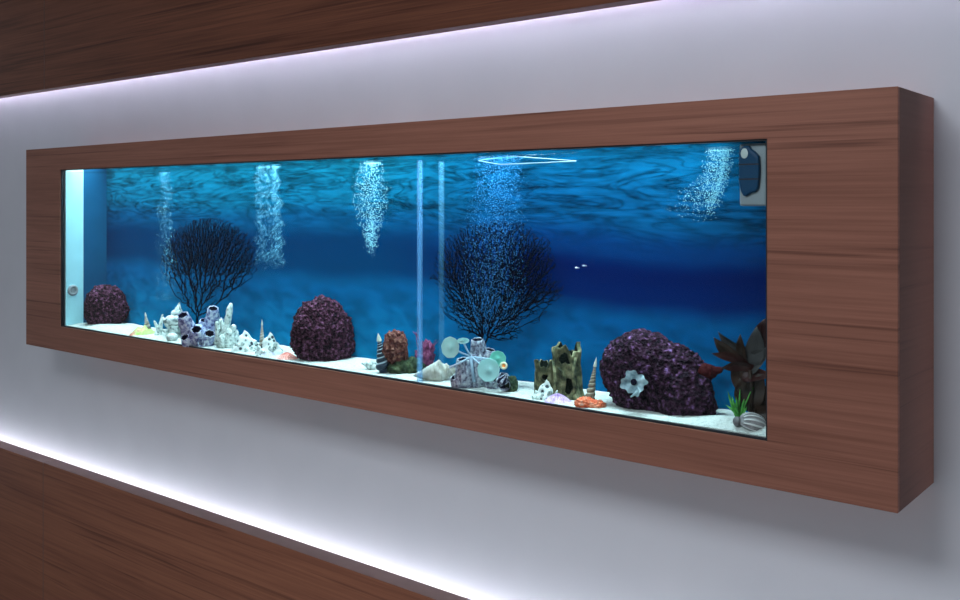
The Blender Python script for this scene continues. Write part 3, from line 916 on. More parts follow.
# big white spired shell
s = Spot(173, 337, t=0.42)
U = s.U
r_ = s.root('spired_shell', 'big white spiky conch with a tall spire, left of the lavender barnacles', 'shell')
g = MB()
mt = T(-1 * U, 0, 2 * U) @ R('Y', 12)
spiral(27 * U, 6.5 * U, 8.0 * U, 0.60, 4.2, 14, 30, 0.25, mt, g, knob=0.18)
g.tube([mt @ Vector((0, 0, 0)), mt @ Vector((0, 0, 18 * U)), mt @ Vector((0, 0, 28 * U)), mt @ Vector((0, 0, 35 * U))], [7 * U, 4.2 * U, 2.6 * U, 0.5 * U], 12)
g.build('whorls', 'shell_white', r_)
for (ax, az, bx, bz, rr) in ((-7, 17, -9.5, 22, 2.4), (-6, 8, -10, 9, 2.6), (6, 12, 9, 15, 2.2), (3, 25, 5, 34, 2.6)):
    g = MB().tube([(ax * U, -2 * U, az * U), ((ax + bx) / 2 * U, -3 * U, (az + bz) / 2 * U), (bx * U, -3 * U, bz * U)], [rr * U, rr * 0.75 * U, 0.6 * U], 8)
    g.build('spine', 'shell_white', r_)
# grey dotted urchin shell
s = Spot(172, 338, t=0.17)
U = s.U
g = MB().ico(4, lambda d: (d.x * 5.6 * U, d.y * 5.2 * U, 4.3 * U + d.z * 5.0 * U * (1 - 0.1 * d.z)))
s.single(g, 'urchin_shell', 'urchin', 'small round dotted urchin shell in front of the white conch', 'shell')

# barnacle clusters
def barnacle(root, U, x, y, z, r, h, leanx, leany, mats, seed):
    def dsp(q, zz):
        return 1 + 0.09 * math.sin(q * 6 + seed + zz * 60) + 0.08 * math.sin(q * 11 + seed * 2 - zz * 90)
    prof = [(0.55, -0.1), (0.80, 0.0), (1.05, 0.18), (1.08, 0.4), (0.98, 0.65), (0.80, 0.88), (0.74, 1.0), (0.64, 0.98), (0.56, 0.85), (0.46, 0.5), (0.2, 0.36), (0.0, 0.34)]
    prof = [(a * r * U, b * h * U) for a, b in prof]
    mt = T(x * U, y * U, z * U) @ R('Y', leanx) @ R('X', leany)
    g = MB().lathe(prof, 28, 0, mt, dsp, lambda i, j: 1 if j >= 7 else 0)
    return g.build('barnacle', mats, root)
s = Spot(202, 345, t=0.28)
U = s.U
r_ = s.root('barnacle_cluster', 'large lavender barnacle cluster at the foot of the left sea fan', 'barnacles', 'barnacle clusters')
for i, (x, y, z, r, h, lx, ly) in enumerate([(-9, 2, 6, 7.0, 31, -20, 26), (9, 3, 13, 6.6, 27, 4, 24), (2, 6, 10, 6, 16, 2, 20), (-3, -4, 2, 7.0, 21, -8, 38), (5, -6, 1, 6.5, 17, 10, 40), (12, -2, 2, 5.6, 17, 22, 30), (14, 4, 12, 4.6, 15, 14, 16), (-11, -5, 1, 5.5, 13, -30, 34), (0, -9, -1, 5.0, 9, 0, 50)]):
    barnacle(r_, U, x, y, z, r, h, lx, ly, ['barn', 'hole'], i * 1.7)
knobbly(MB(), (0, 1 * U, 9 * U), (16 * U, 8 * U, 12 * U), 4.4).build('base_lump', 'barn', r_)

# white finger coral
s = Spot(227, 350, t=0.33)
U = s.U
r_ = s.root('finger_coral', 'white finger coral with one tall slanted finger, right of the barnacles', 'coral')
g = MB()
rnd = random.Random(5)
def finger(p0, p1, r):
    p0, p1 = Vector(p0) * U, Vector(p1) * U
    pts, rad = [], []
    for k in range(9):
        f = k / 8
        pts.append(p0.lerp(p1, f) + Vector((rnd.uniform(-1, 1), rnd.uniform(-1, 1), 0)) * 0.5 * U)
        rad.append(r * U * (1.1 - 0.35 * f) * rnd.uniform(0.84, 1.15) * (0.55 if k == 8 else 1))
    g.tube(pts, rad, 9)
for a, b, r in [((-2, 0, 14), (4, 0, 45), 3.9), ((-2, 0, 8), (-6, -2, 30), 3.0), ((-9, -3, 6), (-9.5, -4, 28), 2.8), ((3, -3, 8), (7, -4, 24), 3.8), ((0, -4, 6), (2, -6, 20), 4.2), ((-4, -5, 4), (-5, -8, 14), 3.6), ((7, 0, 6), (9, -2, 18), 3.4), ((2, 2, 14), (0, 2, 33), 2.6)]:
    finger(a, b, r)
g.build('fingers', 'coral_white', r_)
knobbly(MB(), (0, 0, 8 * U), (12 * U, 8 * U, 9 * U), 2.0, amp=0.35).build('base_lump', 'coral_white', r_)

# pitted white shells like little tents
def tent(px, py, top, width, t, label, seed, lean):
    s = Spot(px, t=t)
    U = s.U
    hh = s.z(top)
    w = width * U / 2
    root = s.root('pitted_shell', label, 'shell', 'pitted white shells')
    g = MB()
    def fn(u, v):
        q = 2 * PI * u
        r = (1 - v) ** 0.85
        k = 1 + 0.16 * math.sin(q * 5 + seed) * (1 - v) + 0.12 * noise.noise(Vector((math.cos(q) * 3, math.sin(q) * 3, v * 5 + seed)))
        # surface steps down in knobby terraces
        z = hh * (v - 0.05) + hh * 0.05 * math.sin(v * 16 + q)
        return (w * r * k * math.cos(q) + lean * w * v, min(w * 0.62, 0.034) * r * k * math.sin(q), z)
    g.grid(fn, 40, 18, 0, close_u=True)
    g.build('body', 'lace', root)
    k = MB()
    rn = random.Random(int(seed * 10))
    for i in range(9):
        q = PI + PI * (i + 0.5) / 9
        v = rn.uniform(0.08, 0.55)
        b = Vector(fn(q / (2 * PI), v))
        k.tube([b * 0.93, b * 1.0 + Vector((0, -0.002, 0.002)), b * 1.08 + Vector((0, -0.004, 0.005))], [2.4 * U, 1.8 * U, 0.5 * U], 7)
    k.build('knob', 'shell_white', root)
    return root
tent(247, 350, 329.5, 33, 0.32, 'left one of two pitted white tent shaped shells', 1.3, -0.15)
tent(270, 354, 331.5, 31, 0.30, 'right one of two pitted white tent shaped shells', 4.2, 0.0)

# scallop shells lying on the sand
def scallop(px, t, width, height, mat, label, seed, rot, name='scallop_shell', depth=1.0):
    s = Spot(px, t=t, sink=0.001)
    U = s.U
    w = width * U
    hh = height * U
    g = MB()
    def fn(u, v, low=False):
        q = (u - 0.5) * 2 * PI * 0.42
        r = v * (0.5 + 0.012 * math.cos(u * 2 * PI * 9) * v)
        x, y = math.sin(q) * r * w * 1.02, (math.cos(q) * r - 0.25) * min(w * depth, 0.075)
        dome = max(0.0, math.cos(PI / 2 * v)) ** 1.1
        z = (hh * dome * (0.9 + 0.10 * math.cos(u * 2 * PI * 9))) if not low else -0.002
        return (x, y, z)
    g.grid(fn, 64, 14)
    g.grid(lambda u, v: fn(u, v, True), 64, 14)
    o = s.single(g, name, mat, label, 'shell', 'flat shells on the sand')
    o.rotation_euler.z = s.rz + math.radians(rot + 180)
    return o
scallop(268, 0.15, 18, 5, 'pale_lilac', 'pale lilac flat shell in front of the pitted shells, near the glass', 1, 0)
scallop(286, 0.17, 24, 6.5, 'salmon', 'salmon pink flat shell at the foot of the tall maroon rock', 2, -12)
scallop(558, 0.15, 30, 8, 'lilac', 'lilac pink mound-shaped shell in front of the resin log', 3, 8)

# ------------------------------------------------------------------ middle group
s = Spot(372, t=0.34)
U = s.U
r_ = s.root('small_conch', 'small white conch lying left of the black banded shell', 'shell')
SMALL = (r_, U)

# coral ornament: red bush and magenta branch on a mossy rock
s = Spot(407, t=0.50)
U = s.U
r_ = s.root('coral_ornament', 'red and magenta coral ornament on a dark mossy rock, left of the conch', 'coral')
g = MB()
knobbly(g, (-2 * U, 0, 4 * U), (17 * U, 0.032, 9 * U), 1.0, 4, 0.3)
knobbly(g, (6 * U, -0.006, 5 * U), (12 * U, 0.028, 10 * U), 7.0, 4, 0.3)
g.build('mossy_base', 'moss', r_)
g = MB()
knobbly(g, (-12 * U, 0, 24 * U), (11.5 * U, 0.024, 17 * U), 3.0, 5, 0.30, 3.2)
rnd = random.Random(3)
for i in range(46):
    q = rnd.uniform(0, 2 * PI); e = rnd.uniform(-0.5, 1.1)
    d = Vector((math.cos(q) * math.cos(e), math.sin(q) * math.cos(e), math.sin(e)))
    p = Vector((-12 * U + d.x * 10 * U, d.y * 0.022, 24 * U + d.z * 15 * U))
    g.tube([p, p + d * 2.2 * U, p + d * 3.4 * U], [1.8 * U, 1.5 * U, 0.7 * U], 6)
for xx in (-21, -16, -9, -3):
    g.tube([(xx * 0.55 * U, 0, 4 * U), (xx * 0.8 * U, -0.005, 20 * U), (xx * U, -0.006, 42 * U + abs(xx + 12) * -0.4 * U)], [3.4 * U, 3.6 * U, 1.4 * U], 8)
g.build('red_coral_bush', 'red_coral', r_)['label'] = 'red brown fuzzy coral bush'
g = MB()
rnd = random.Random(9)
branch_coral(g, (15 * U, 0, 4 * U), (0.0, 0, 1), 19 * U, 4.4 * U, 2, 0.45, rnd)
branch_coral(g, (17 * U, 0, 6 * U), (0.05, -0.1, 1), 21 * U, 4.4 * U, 2, 0.40, rnd)
branch_coral(g, (20 * U, 0, 4 * U), (0.12, 0, 1), 16 * U, 4.2 * U, 2, 0.45, rnd)
knobbly(g, (19 * U, 0.003, 17 * U), (8 * U, 0.014, 14 * U), 5.0, 4, 0.4, 3.5)
knobbly(g, (14 * U, 0.003, 12 * U), (6 * U, 0.014, 11 * U), 8.0, 4, 0.4, 3.5)
g.build('magenta_coral_branch', 'purple_coral', r_)['label'] = 'magenta coral branch with short knobs'

# large beige conch lying down
s = Spot(437, t=0.30)
U = s.U
r_ = s.root('conch_shell', 'big beige conch lying on its side left of the pale discs', 'shell')
CONCH = [(0.3, -23), (2.2, -20), (3.6, -16), (5.6, -11), (8.0, -6), (10.2, -1), (11.6, 3), (11.2, 5.5), (8.6, 7.5), (7.6, 9.5), (7.9, 11.5), (6.2, 13), (5.0, 14.5), (5.2, 16), (3.6, 17.5), (2.8, 19), (2.6, 20.5), (1.2, 22.5), (0.2, 24)]
def conch(root, mt, k, mat, seed):
    prof = []
    for (r0, z0), (r1, z1) in zip(CONCH, CONCH[1:]):
        for f in (0, 0.25, 0.5, 0.75):
            prof.append(((r0 + (r1 - r0) * f) * k, (z0 + (z1 - z0) * f) * k))
    def dsp(q, z):
        z /= k
        n = 1 + 0.035 * math.sin(z * 3.4 + q) + 0.16 * max(0, math.sin(q * 6 + seed)) * math.exp(-((z - 4.2) / 2.0) ** 2)
        n += 0.10 * max(0, math.sin(q * 6 + seed)) * math.exp(-((z - 11.8) / 1.2) ** 2)
        return n + 0.05 * noise.noise(Vector((math.cos(q) * 2, math.sin(q) * 2, z * 0.4 + seed)))
    MB().lathe(prof, 48, 0, mt, dsp).build('whorls', mat, root)
    g = MB()
    g.grid(lambda u, v: mt @ Vector(((10.4 + 3.0 * math.sin(PI * u) * (1 - v)) * k * (0.35 + 0.65 * math.sin(PI * (0.12 + 0.76 * u))) * math.cos(3.6 + v * 0.9),
                                     (10.4 + 3.0 * math.sin(PI * u) * (1 - v)) * k * (0.35 + 0.65 * math.sin(PI * (0.12 + 0.76 * u))) * math.sin(3.6 + v * 0.9), (-19 + 23 * u) * k)), 24, 8)
    g.build('lip', mat, root)
conch(SMALL[0], T(0, 0, 5 * SMALL[1]) @ R('Y', -80) @ R('Z', 40), SMALL[1] * 0.46, 'shell_white', 1.9)
conch(r_, T(-1 * U, 0, 8.0 * U) @ R('Y', 83) @ R('Z', 200), U, 'shell_beige', 0.6)

# grey barnacle cluster with dark cleft
s = Spot(478, t=0.34)
U = s.U
r_ = s.root('barnacle_cluster', 'grey violet barnacle cluster between the pale discs, under the big sea fan', 'barnacles', 'barnacle clusters')
for i, (x, y, z, r, h, lx, ly) in enumerate([(-12, -2, 0, 9, 30, -4, 8), (-2, -2, 1, 8, 30, 4, 8), (1, 8, 26, 7.5, 22, -4, 10), (8, 7, 18, 7, 20, 12, 8), (-1, 6, 14, 8, 20, 0, 6), (-18, -3, 1, 6, 13, -26, 20), (14, -6, 0, 7, 13, 10, 30), (22, -2, 0, 7.5, 15, 20, 24)]):
    barnacle(r_, U, x, y, z, r, h, lx, ly, ['barn_grey', 'hole'], i * 2.3)
knobbly(MB(), (2 * U, 4 * U, 10 * U), (16 * U, 7 * U, 14 * U), 6.4).build('base_lump', 'barn_grey', r_)
g = MB()
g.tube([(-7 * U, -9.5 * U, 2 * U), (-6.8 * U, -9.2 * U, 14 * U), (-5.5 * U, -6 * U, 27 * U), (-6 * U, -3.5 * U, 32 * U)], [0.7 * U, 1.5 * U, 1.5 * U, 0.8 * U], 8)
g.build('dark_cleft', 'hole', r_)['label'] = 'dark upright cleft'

# mushroom coral ornament: pale silicone discs on stalks
s = Spot(481, t=0.20)
U = s.U
r_ = s.root('mushroom_coral', 'cluster of pale green disc shaped mushroom corals on thin stalks, in the middle', 'coral')
def cap(px, py, y, r, ry_, tilt, yaw, mat, label=None):
    mt = T(s.x(px), y * U, s.z(py)) @ R('Z', yaw) @ R('X', 90 - tilt)
    def dsp(q, zz): return 1 + 0.025 * math.sin(q * 9)
    g = MB().lathe([(0.0, 1.3), (0.18, 1.2), (0.25, 0.6), (0.6, 0.25), (0.92, 0.9), (1.0, 1.2), (1.0, 0.6), (0.8, -0.5), (0.3, -1.0), (0.0, -1.1)], 36, 0, mt @ Sc(r * U, ry_ * U, U * 1.5), dsp)
    o = g.build('disc_cap', mat, r_)
    if label: o['label'] = label
    return o
cap(450, 347.5, 0, 9.0, 10.6, 10, 12, 'mushroom', 'pale green round disc')
cap(462.5, 341, 1, 6.5, 3.0, 10, 20, 'mushroom', 'small oval disc seen edge on')
cap(488.5, 368.5, -9, 11.0, 11.6, 14, -6, 'mushroom', 'largest pale disc')
cap(497.5, 358.5, -3, 8.2, 8.0, 16, 8, 'mushroom_green', 'green tinted disc behind the largest')
g = MB()
mt = T(s.x(503.5), -5 * U, s.z(364.8)) @ R('X', 82)
g.lathe([(0.0, 0.9), (1.9, 0.9), (2.0, 1.2), (3.6, 1.2), (3.9, 0.2), (3.2, -0.6), (0.0, -0.7)], 20, 0, mt @ Sc(U), None, lambda i, j: 1 if j < 1 else 0)
g.build('small_cap', ['cream', 'orange_dot'], r_)['label'] = 'tiny cream cap with an orange centre'
hub = (s.x(471), 2 * U, s.z(357))
def stalk(px, py, y, r=1.0, to=hub):
    p = Vector((s.x(px), y * U, s.z(py)))
    h = Vector(to)
    g = MB().tube([h, h.lerp(p, 0.5) + Vector((0, 0, -0.6 * U)), p], [r * U, r * 0.9 * U, r * U], 8)
    g.build('stalk', 'stalk', r_)
stalk(452, 348, 1.5)
stalk(463, 342, 2)
stalk(449.5, 367, -5, 1.2)
stalk(487, 368, -6.5)
stalk(497, 359, -1.5)
stalk(503, 365, -3.5, 0.8)
stalk(474, 382, 0, 1.6)
# striped shell right of the discs
s = Spot(503, t=0.22)
U = s.U
r_ = s.root('striped_shell', 'small violet and white striped whelk right of the largest pale disc', 'shell')
g = spiral(15 * U, 3.4 * U, 5.2 * U, 0.5, 4.5, 12, 24, 0.2, T(-4 * U, 0, 6 * U) @ R('Y', 28) @ R('X', 20), None, lambda i, j: 1 if (i // 2) % 2 else 0)
g.build('whorls', ['barn_grey', 'hole'], r_)
s = Spot(511, t=0.36)
U = s.U
g = knobbly(MB(), (0, 0, 6 * U), (6.5 * U, 6 * U, 10 * U), 3.3, 4, 0.3)
s.single(g, 'lava_stone', 'moss', 'small dark stone behind the striped whelk', 'stone')

# ------------------------------------------------------------------ resin log
s = Spot(566, t=0.50)
U = s.U
r_ = s.root('log_ornament', 'hollow greenish resin tree stump ornament with a small side stump', 'ornament')
def stump(name, cx, h, rx, ry_, holes, seed, flare):
    nu, nv = 72, 40
    def surf(u, v, inner):
        q = 2 * PI * u
        k = 1 + 0.09 * math.sin(q * 6 + seed + 2 * v) + 0.05 * math.sin(q * 11 + v * 5)
        k += 0.10 * noise.noise(Vector((math.cos(q) * 2, math.sin(q) * 2, v * 3 + seed)))
        k *= 1 + flare * (1 - v) ** 3 + 0.16 * max(0, v - 0.75) * 4 * (0.5 + 0.5 * math.sin(q * 3 + seed))
        if inner: k *= 0.74
        z = h * v * (1 + 0.10 * v * math.sin(q * 3 + seed) + 0.05 * v * math.sin(q * 7))
        return Vector((cx * U + rx * U * k * math.cos(q), ry_ * k * math.sin(q), z * U))
    def hole(u, v):
        for hu, hv, a, b in holes:
            du = (u - hu + 0.5) % 1 - 0.5
            if (du / a) ** 2 + ((v - hv) / b) ** 2 < 1: return True
        return False
    vs, fs, ms = [], [], []
    for L in (0, 1):
        for i in range(nu):
            for j in range(nv):
                vs.append(surf(i / nu, j / (nv - 1), L))
    base = nu * nv
    def gone(i, j): return hole(((i % nu) + 0.5) / nu, (j + 0.5) / (nv - 1))
    for i in range(nu):
        i2 = (i + 1) % nu
        for j in range(nv - 1):
            if gone(i, j): continue
            a, b, c, d = i * nv + j, i2 * nv + j, i2 * nv + j + 1, i * nv + j + 1
            fs.append((a, b, c, d)); ms.append(0)
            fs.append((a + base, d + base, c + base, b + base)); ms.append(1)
            for (p, q, ni, nj) in ((b, c, i + 1, j), (d, a, i - 1, j), (c, d, i, j + 1), (a, b, i, j - 1)):
                if nj < 0 or nj >= nv - 1 or gone(ni % nu, nj):
                    fs.append((q, p, p + base, q + base)); ms.append(0)
    g = MB().add(vs, fs, ms)
    return g.build(name, ['log', 'log_in'], r_)
hb = s.z(349)/U
stump('tall_stump', 0, hb, 13.0, 0.020, [(0.80, 0.27, 0.075, 0.17), (0.72, 0.78, 0.085, 0.10)], 1.0, 0.35)
stump('small_stump', -22, s.z(364)/U, 9.0, 0.014, [(0.78, 0.66, 0.08, 0.09)], 3.0, 0.1)
g = MB()
g.tube([(-8 * U, -0.019, s.z(366)), (-4 * U, -0.023, s.z(370)), (-1 * U, -0.021, s.z(377)), (-3 * U, -0.022, s.z(392))], [0.8 * U, 1.5 * U, 1.5 * U, 2 * U], 7)
g.tube([(10 * U, -0.016, s.z(356)), (6 * U, -0.021, s.z(372)), (9 * U, -0.021, s.z(386)), (4 * U, -0.022, s.z(396))], [1.6 * U, 1.8 * U, 2 * U, 2.2 * U], 7)
g.tube([(-13 * U, -0.012, s.z(360)), (-10 * U, -0.020, s.z(378)), (-12 * U, -0.021, s.z(394))], [1.4 * U, 1.6 * U, 2.4 * U], 7)
g.build('root', 'log', r_)
s = Spot(545, t=0.28)
U = s.U
tent(545, 398, 379, 30, 0.24, 'speckled white shell in front of the small resin stump', 2.6, 0.1)
s = Spot(589, t=0.20)
U = s.U
g = MB()
knobbly(g, (-4 * U, 0, 4 * U), (10 * U, 0.018, 6.5 * U), 1.5, 4, 0.35, 4)
knobbly(g, (6 * U, 0, 3 * U), (10 * U, 0.016, 5 * U), 4.5, 4, 0.35, 4)
knobbly(g, (-9 * U, -0.004, 3 * U), (5 * U, 0.010, 4 * U), 6.5, 3, 0.3, 4)
s.single(g, 'coral_fragment', 'orange', 'orange coral fragment on the sand below the beige turret shell', 'coral')

# ------------------------------------------------------------------ plants and clam at the right
s = Spot(752, t=0.45)
U = s.U
r_ = s.root('broadleaf_plant', 'dark broad leaved plant with bronze and red leaves at the right edge', 'plant')
def leaf(p0, p1, width, bend, mat, twist=0.0):
    """curved pointed blade with thickness from p0 to p1 (photo positions + depth)"""
    a = Vector((s.x(p0[0]), p0[2], s.z(p0[1])))
    b = Vector((s.x(p1[0]), p1[2], s.z(p1[1])))
    ax = (b - a)
    side = Vector((-ax.z, 0, ax.x)).normalized()
    side = (side * math.cos(twist) + Vector((0, 1, 0)) * math.sin(twist)).normalized()
    nrm = ax.cross(side).normalized()
    g = MB()
    def fn(u, v, off):
        w = width * U * math.sin(PI * min(1, u ** 0.75)) ** 0.8 * 0.5 + 0.0004
        c = a + ax * u + side * bend * U * math.sin(PI * u)
        k = (v - 0.5) * 2
        return c + side * w * k + nrm * (0.004 * abs(k) * math.sin(PI * u) + off + 0.002 * math.sin(u * 9 + k))
    g.grid(lambda u, v: fn(u, v, 0), 18, 7)
    g.grid(lambda u, v: fn(u, v, 0.0009), 18, 7)
    m_ = [a + ax * u + side * bend * U * math.sin(PI * u) - nrm * 0.0004 for u in [k / 10 for k in range(11)]]
    lf = g.build('leaf', mat, r_)
    MB().tube(m_, [0.0011 - 0.00008 * k for k in range(11)], 6).build('midrib', mat, lf)
    return lf
g = MB()
for pts in ([(752, 420, 0), (748, 395, 0.004), (740, 372, 0.006), (736, 356, 0.004)], [(755, 420, 0), (757, 385, 0.006), (757, 355, 0.008), (759, 335, 0.006)], [(750, 420, 0), (752, 392, -0.004), (750, 370, -0.006)]):
    g.tube([(s.x(a), c, s.z(b)) for a, b, c in pts], [2.4 * U, 2.0 * U, 1.6 * U, 1.2 * U][:len(pts)], 8)
g.build('stem', 'leaf_dark', r_)
leaf((745, 362, 0.004), (715, 338, -0.006), 15, 3, 'leaf_dark', 0.5)
leaf((749, 350, 0.004), (719, 333, 0.004), 9, 5, 'leaf_grey', 0.3)
leaf((750, 366, 0.0), (713, 354, -0.012), 10, -3, 'leaf_red', 0.2)
leaf((756, 368, 0.0), (722, 368, -0.010), 13, -4, 'leaf_red', 0.6)
leaf((748, 372, 0.004), (757, 326, -0.004), 20, -3, 'leaf_grey', 0.3)
leaf((760, 352, 0.01), (765, 318, 0.0), 16, 2, 'leaf_red', 0.4)
leaf((746, 376, 0.004), (770, 346, -0.010), 17, 3, 'leaf_grey', 0.4)
leaf((742, 380, 0.0), (772, 374, -0.012), 13, 3, 'leaf_red', 0.5)
leaf((750, 398, 0.004), (736, 358, 0.004), 15, 4, 'leaf_dark', 0.2)
leaf((752, 408, 0.0), (762, 372, -0.004), 20, 2, 'leaf_dark', 0.2)
leaf((750, 412, 0.006), (743, 376, 0.006), 18, 3, 'leaf_dark', 0.1)
leaf((760, 420, 0.006), (768, 384, 0.002), 20, 1, 'leaf_dark', 0.1)
leaf((756, 422, 0.0), (772, 404, -0.006), 16, 2, 'leaf_dark', 0.2)
leaf((746, 366, 0.002), (741, 334, -0.004), 9, 2, 'leaf_dark', 0.3)

s = Spot(738, t=0.36)
U = s.U
r_ = s.root('grass_plant', 'small bright green grassy plant left of the ribbed clam', 'plant')
rnd = random.Random(6)
for (x0, x1, z1, w, bd) in [(-1, -10, 27, 2.4, -1), (-1, -6, 22, 2.4, 0), (0, -12, 14, 2.2, 2), (0, -7, 12, 2.4, 2), (1, -2, 24, 2.4, 0), (1, 2, 30, 2.0, 0), (2, 6, 21, 2.2, 0), (2, 11, 26, 1.6, -1), (3, 15, 33, 1.4, -1), (0, -4, 17, 2.4, 1), (3, 9, 14, 2.0, 0), (1, 4, 13, 2.4, 0)]:
    y1 = rnd.uniform(-0.012, 0.012)
    g = MB()
    pts = [Vector((x0 * U, 0, 0)), Vector(((x0 * 0.6 + x1 * 0.4 + bd) * U, y1 * 0.4, z1 * 0.45 * U)), Vector(((x0 * 0.25 + x1 * 0.75 + bd * 0.6) * U, y1 * 0.75, z1 * 0.8 * U)), Vector((x1 * U, y1, z1 * U))]
    g.tube(pts, [w * 0.40 * U, w * 0.55 * U, w * 0.45 * U, 0.12 * U], 6)
    g.build('blade', 'grass', r_)

# ribbed clam
s = Spot(750, t=0.22)
U = s.U
r_ = s.root('ribbed_clam', 'grey ribbed clam shell half buried in the right corner sand', 'shell')
def clam(u, v, off=0.0):
    # u across the ribs, v from the hinge (far left) to the open edge
    q = (u - 0.5) * PI * 1.05
    rib = 0.5 + 0.5 * math.cos(u * 2 * PI * 8)
    a = PI * (0.02 + 0.80 * v)
    x = (-math.cos(a) * 14 + 1.5) * U
    rr = math.sin(a) ** 0.75 * (1 + 0.08 * rib * min(1, 3 * v)) - off
    return (x, math.sin(q) * rr * 0.024, math.cos(q) * rr * 12.5 * U - 2.5 * U)
mt = T(1 * U, 0, 1.5 * U) @ R('Y', 16) @ R('Z', 16)
g = MB()
g.grid(lambda u, v: clam(u, v), 97, 20, 0, mat=mt, mfn=lambda i, j: 1 if (i % 12) in (10, 11, 0, 1) and j > 3 else 0)
g.grid(lambda u, v: clam(u, v, 0.12), 97, 20, 0, mat=mt)
g.build('valve', ['clam', 'clam_rib'], r_)
g = MB().ico(3, lambda d: (-12.5 * U + d.x * 4.2 * U, d.y * 0.011 - 0.006, 3.2 * U + d.z * 5.0 * U))
g.build('umbo', 'clam', r_)['label'] = 'brown grey rounded hinge end'

# ------------------------------------------------------------------ glass cleaner magnet, tube, fish
c = at(753.5, 175, YF)
mg = empty('magnet_cleaner', at(753.5, 206, YF + 0.007), 0, 'silver and navy magnetic glass cleaner at the top right inside the tank', 'cleaning tool')
MI = T(*mg.location).inverted()
def mpart(g, name, mats, **kw):
    o = g.build(name, mats, None, kw.get('smooth', False), kw.get('bevel', 0))
    o.parent = mg
    o.matrix_parent_inverse = MI
    return o
pa, pb = at(739.5, 206, YF + 0.011), at(767.3, 143, YF + 0.011)
g = MB().box((pa.x, YF + 0.009, pa.z), (pb.x, YF + 0.019, pb.z))
mpart(g, 'plate', 'magnet_plate', bevel=0.004)
q0, q1 = at(738.8, 196.5, YF + 0.004), at(759.8, 145, YF + 0.004)
w_, h_ = (q1.x - q0.x), (q1.z - q0.z)
outline = [(0.10, 0.10), (0.22, 0.02), (0.34, 0.0), (0.45, 0.03), (0.60, 0.07), (0.80, 0.09), (0.93, 0.16), (0.98, 0.35), (1.0, 0.55), (0.97, 0.78), (0.80, 0.87), (0.62, 0.93), (0.48, 1.0), (0.26, 1.0), (0.08, 0.95), (0.0, 0.84),
           (0.03, 0.78), (0.0, 0.74), (0.03, 0.70), (0.0, 0.66), (0.03, 0.62), (0.0, 0.58), (0.03, 0.54), (0.0, 0.50), (0.03, 0.46), (0.0, 0.42), (0.03, 0.38), (0.0, 0.33), (0.03, 0.24)]
n = len(outline)
lay = []
cx, cz = 0.5, 0.5
for (yy, k) in ((0.009, 1.0), (0.003, 1.0), (0.0006, 0.94), (0.0, 0.80)):
    lay += [(q0.x + w_ * (cx + (a - cx) * k), YF + 0.0006 + yy, q0.z + h_ * (cz + (b - cz) * k)) for a, b in outline]
fs = []
for l in range(3):
    for k in range(n):
        fs.append((l * n + k, (l + 1) * n + k, (l + 1) * n + (k + 1) % n, l * n + (k + 1) % n))
fs.append(tuple(range(3 * n, 4 * n)))
fs.append(tuple(reversed(range(n))))
mpart(MB().add(lay, fs), 'grip', 'magnet_body')
for zz in (0.34, 0.63):
    g = MB().box((q0.x + w_ * 0.03, YF + 0.0002, q0.z + h_ * (zz - 0.012)), (q0.x + w_ * 0.97, YF + 0.002, q0.z + h_ * (zz + 0.012)))
    mpart(g, 'groove', 'black')
cc = at(744.2, 153.5, YF)
g = MB().lathe([(0.0, 0.004), (0.0062, 0.004), (0.0076, 0.002), (0.0080, 0.0)], 24, 0, T(cc.x, YF + 0.0012, cc.z) @ R('X', 90) @ Sc(0.92, 1.2, 0.25))
mpart(g, 'round_button', 'button', smooth=True)['label'] = 'pale round button'

# thin white angular tube near the surface
zr = H + 0.0552 * D
pr = [at(579, 0, 1.045 * D), at(500, 0, 1.030 * D), at(478, 0, 1.055 * D), at(512, 0, 1.075 * D)]
zz = [0.0548, 0.0592, 0.0600, 0.0595]
pts = [Vector((p.x, p.y, H + z * D)) for p, z in zip(pr, zz)]
pts[0].z = at(579, 161.2, 1.045 * D).z
pts[1].z = at(500, 164.6, 1.030 * D).z
pts[2].z = at(478, 160.5, 1.055 * D).z
pts[3].z = at(512, 156.2, 1.075 * D).z
ring = []
for i in range(4):
    a, b = pts[i], pts[(i + 1) % 4]
    ring += [a.lerp(b, 0.04), a.lerp(b, 0.5), a.lerp(b, 0.96)]
ring.append(ring[0])
g = MB().tube(ring, 0.0011, 8, cap=False)
tag(g.build('feeding_ring', 'tube', None, True), 'thin white angular feeding ring just under the water surface, centre top', 'feeding ring')

def tiny_fish(px, py, t, label):
    Y = YF + (YB - YF) * t
    p = at(px, py, Y)
    o = empty('fish', p, 0, label, 'fish', 'tiny pale fish')
    g = MB().ico(2, lambda d: (d.x * 0.0042, d.y * 0.0012, d.z * 0.0016 * (1 - 0.3 * d.x)))
    g.build('body', 'fish', o)
    g = MB().add([(0.0038, -0.0003, 0), (0.0065, -0.0003, 0.0016), (0.006, -0.0003, 0), (0.0065, -0.0003, -0.0016),
                  (0.0038, 0.0003, 0), (0.0065, 0.0003, 0.0016), (0.006, 0.0003, 0), (0.0065, 0.0003, -0.0016)],
                 [(0, 1, 2), (0, 2, 3), (4, 6, 5), (4, 7, 6), (0, 4, 5, 1), (1, 5, 6, 2), (2, 6, 7, 3), (3, 7, 4, 0)])
    g.build('tail_fin', 'fish', o, False)
tiny_fish(576.6, 267.7, 0.5, 'left one of two tiny pale fish in the dark blue water')
tiny_fish(583.8, 265.6, 0.5, 'right one of two tiny pale fish in the dark blue water')

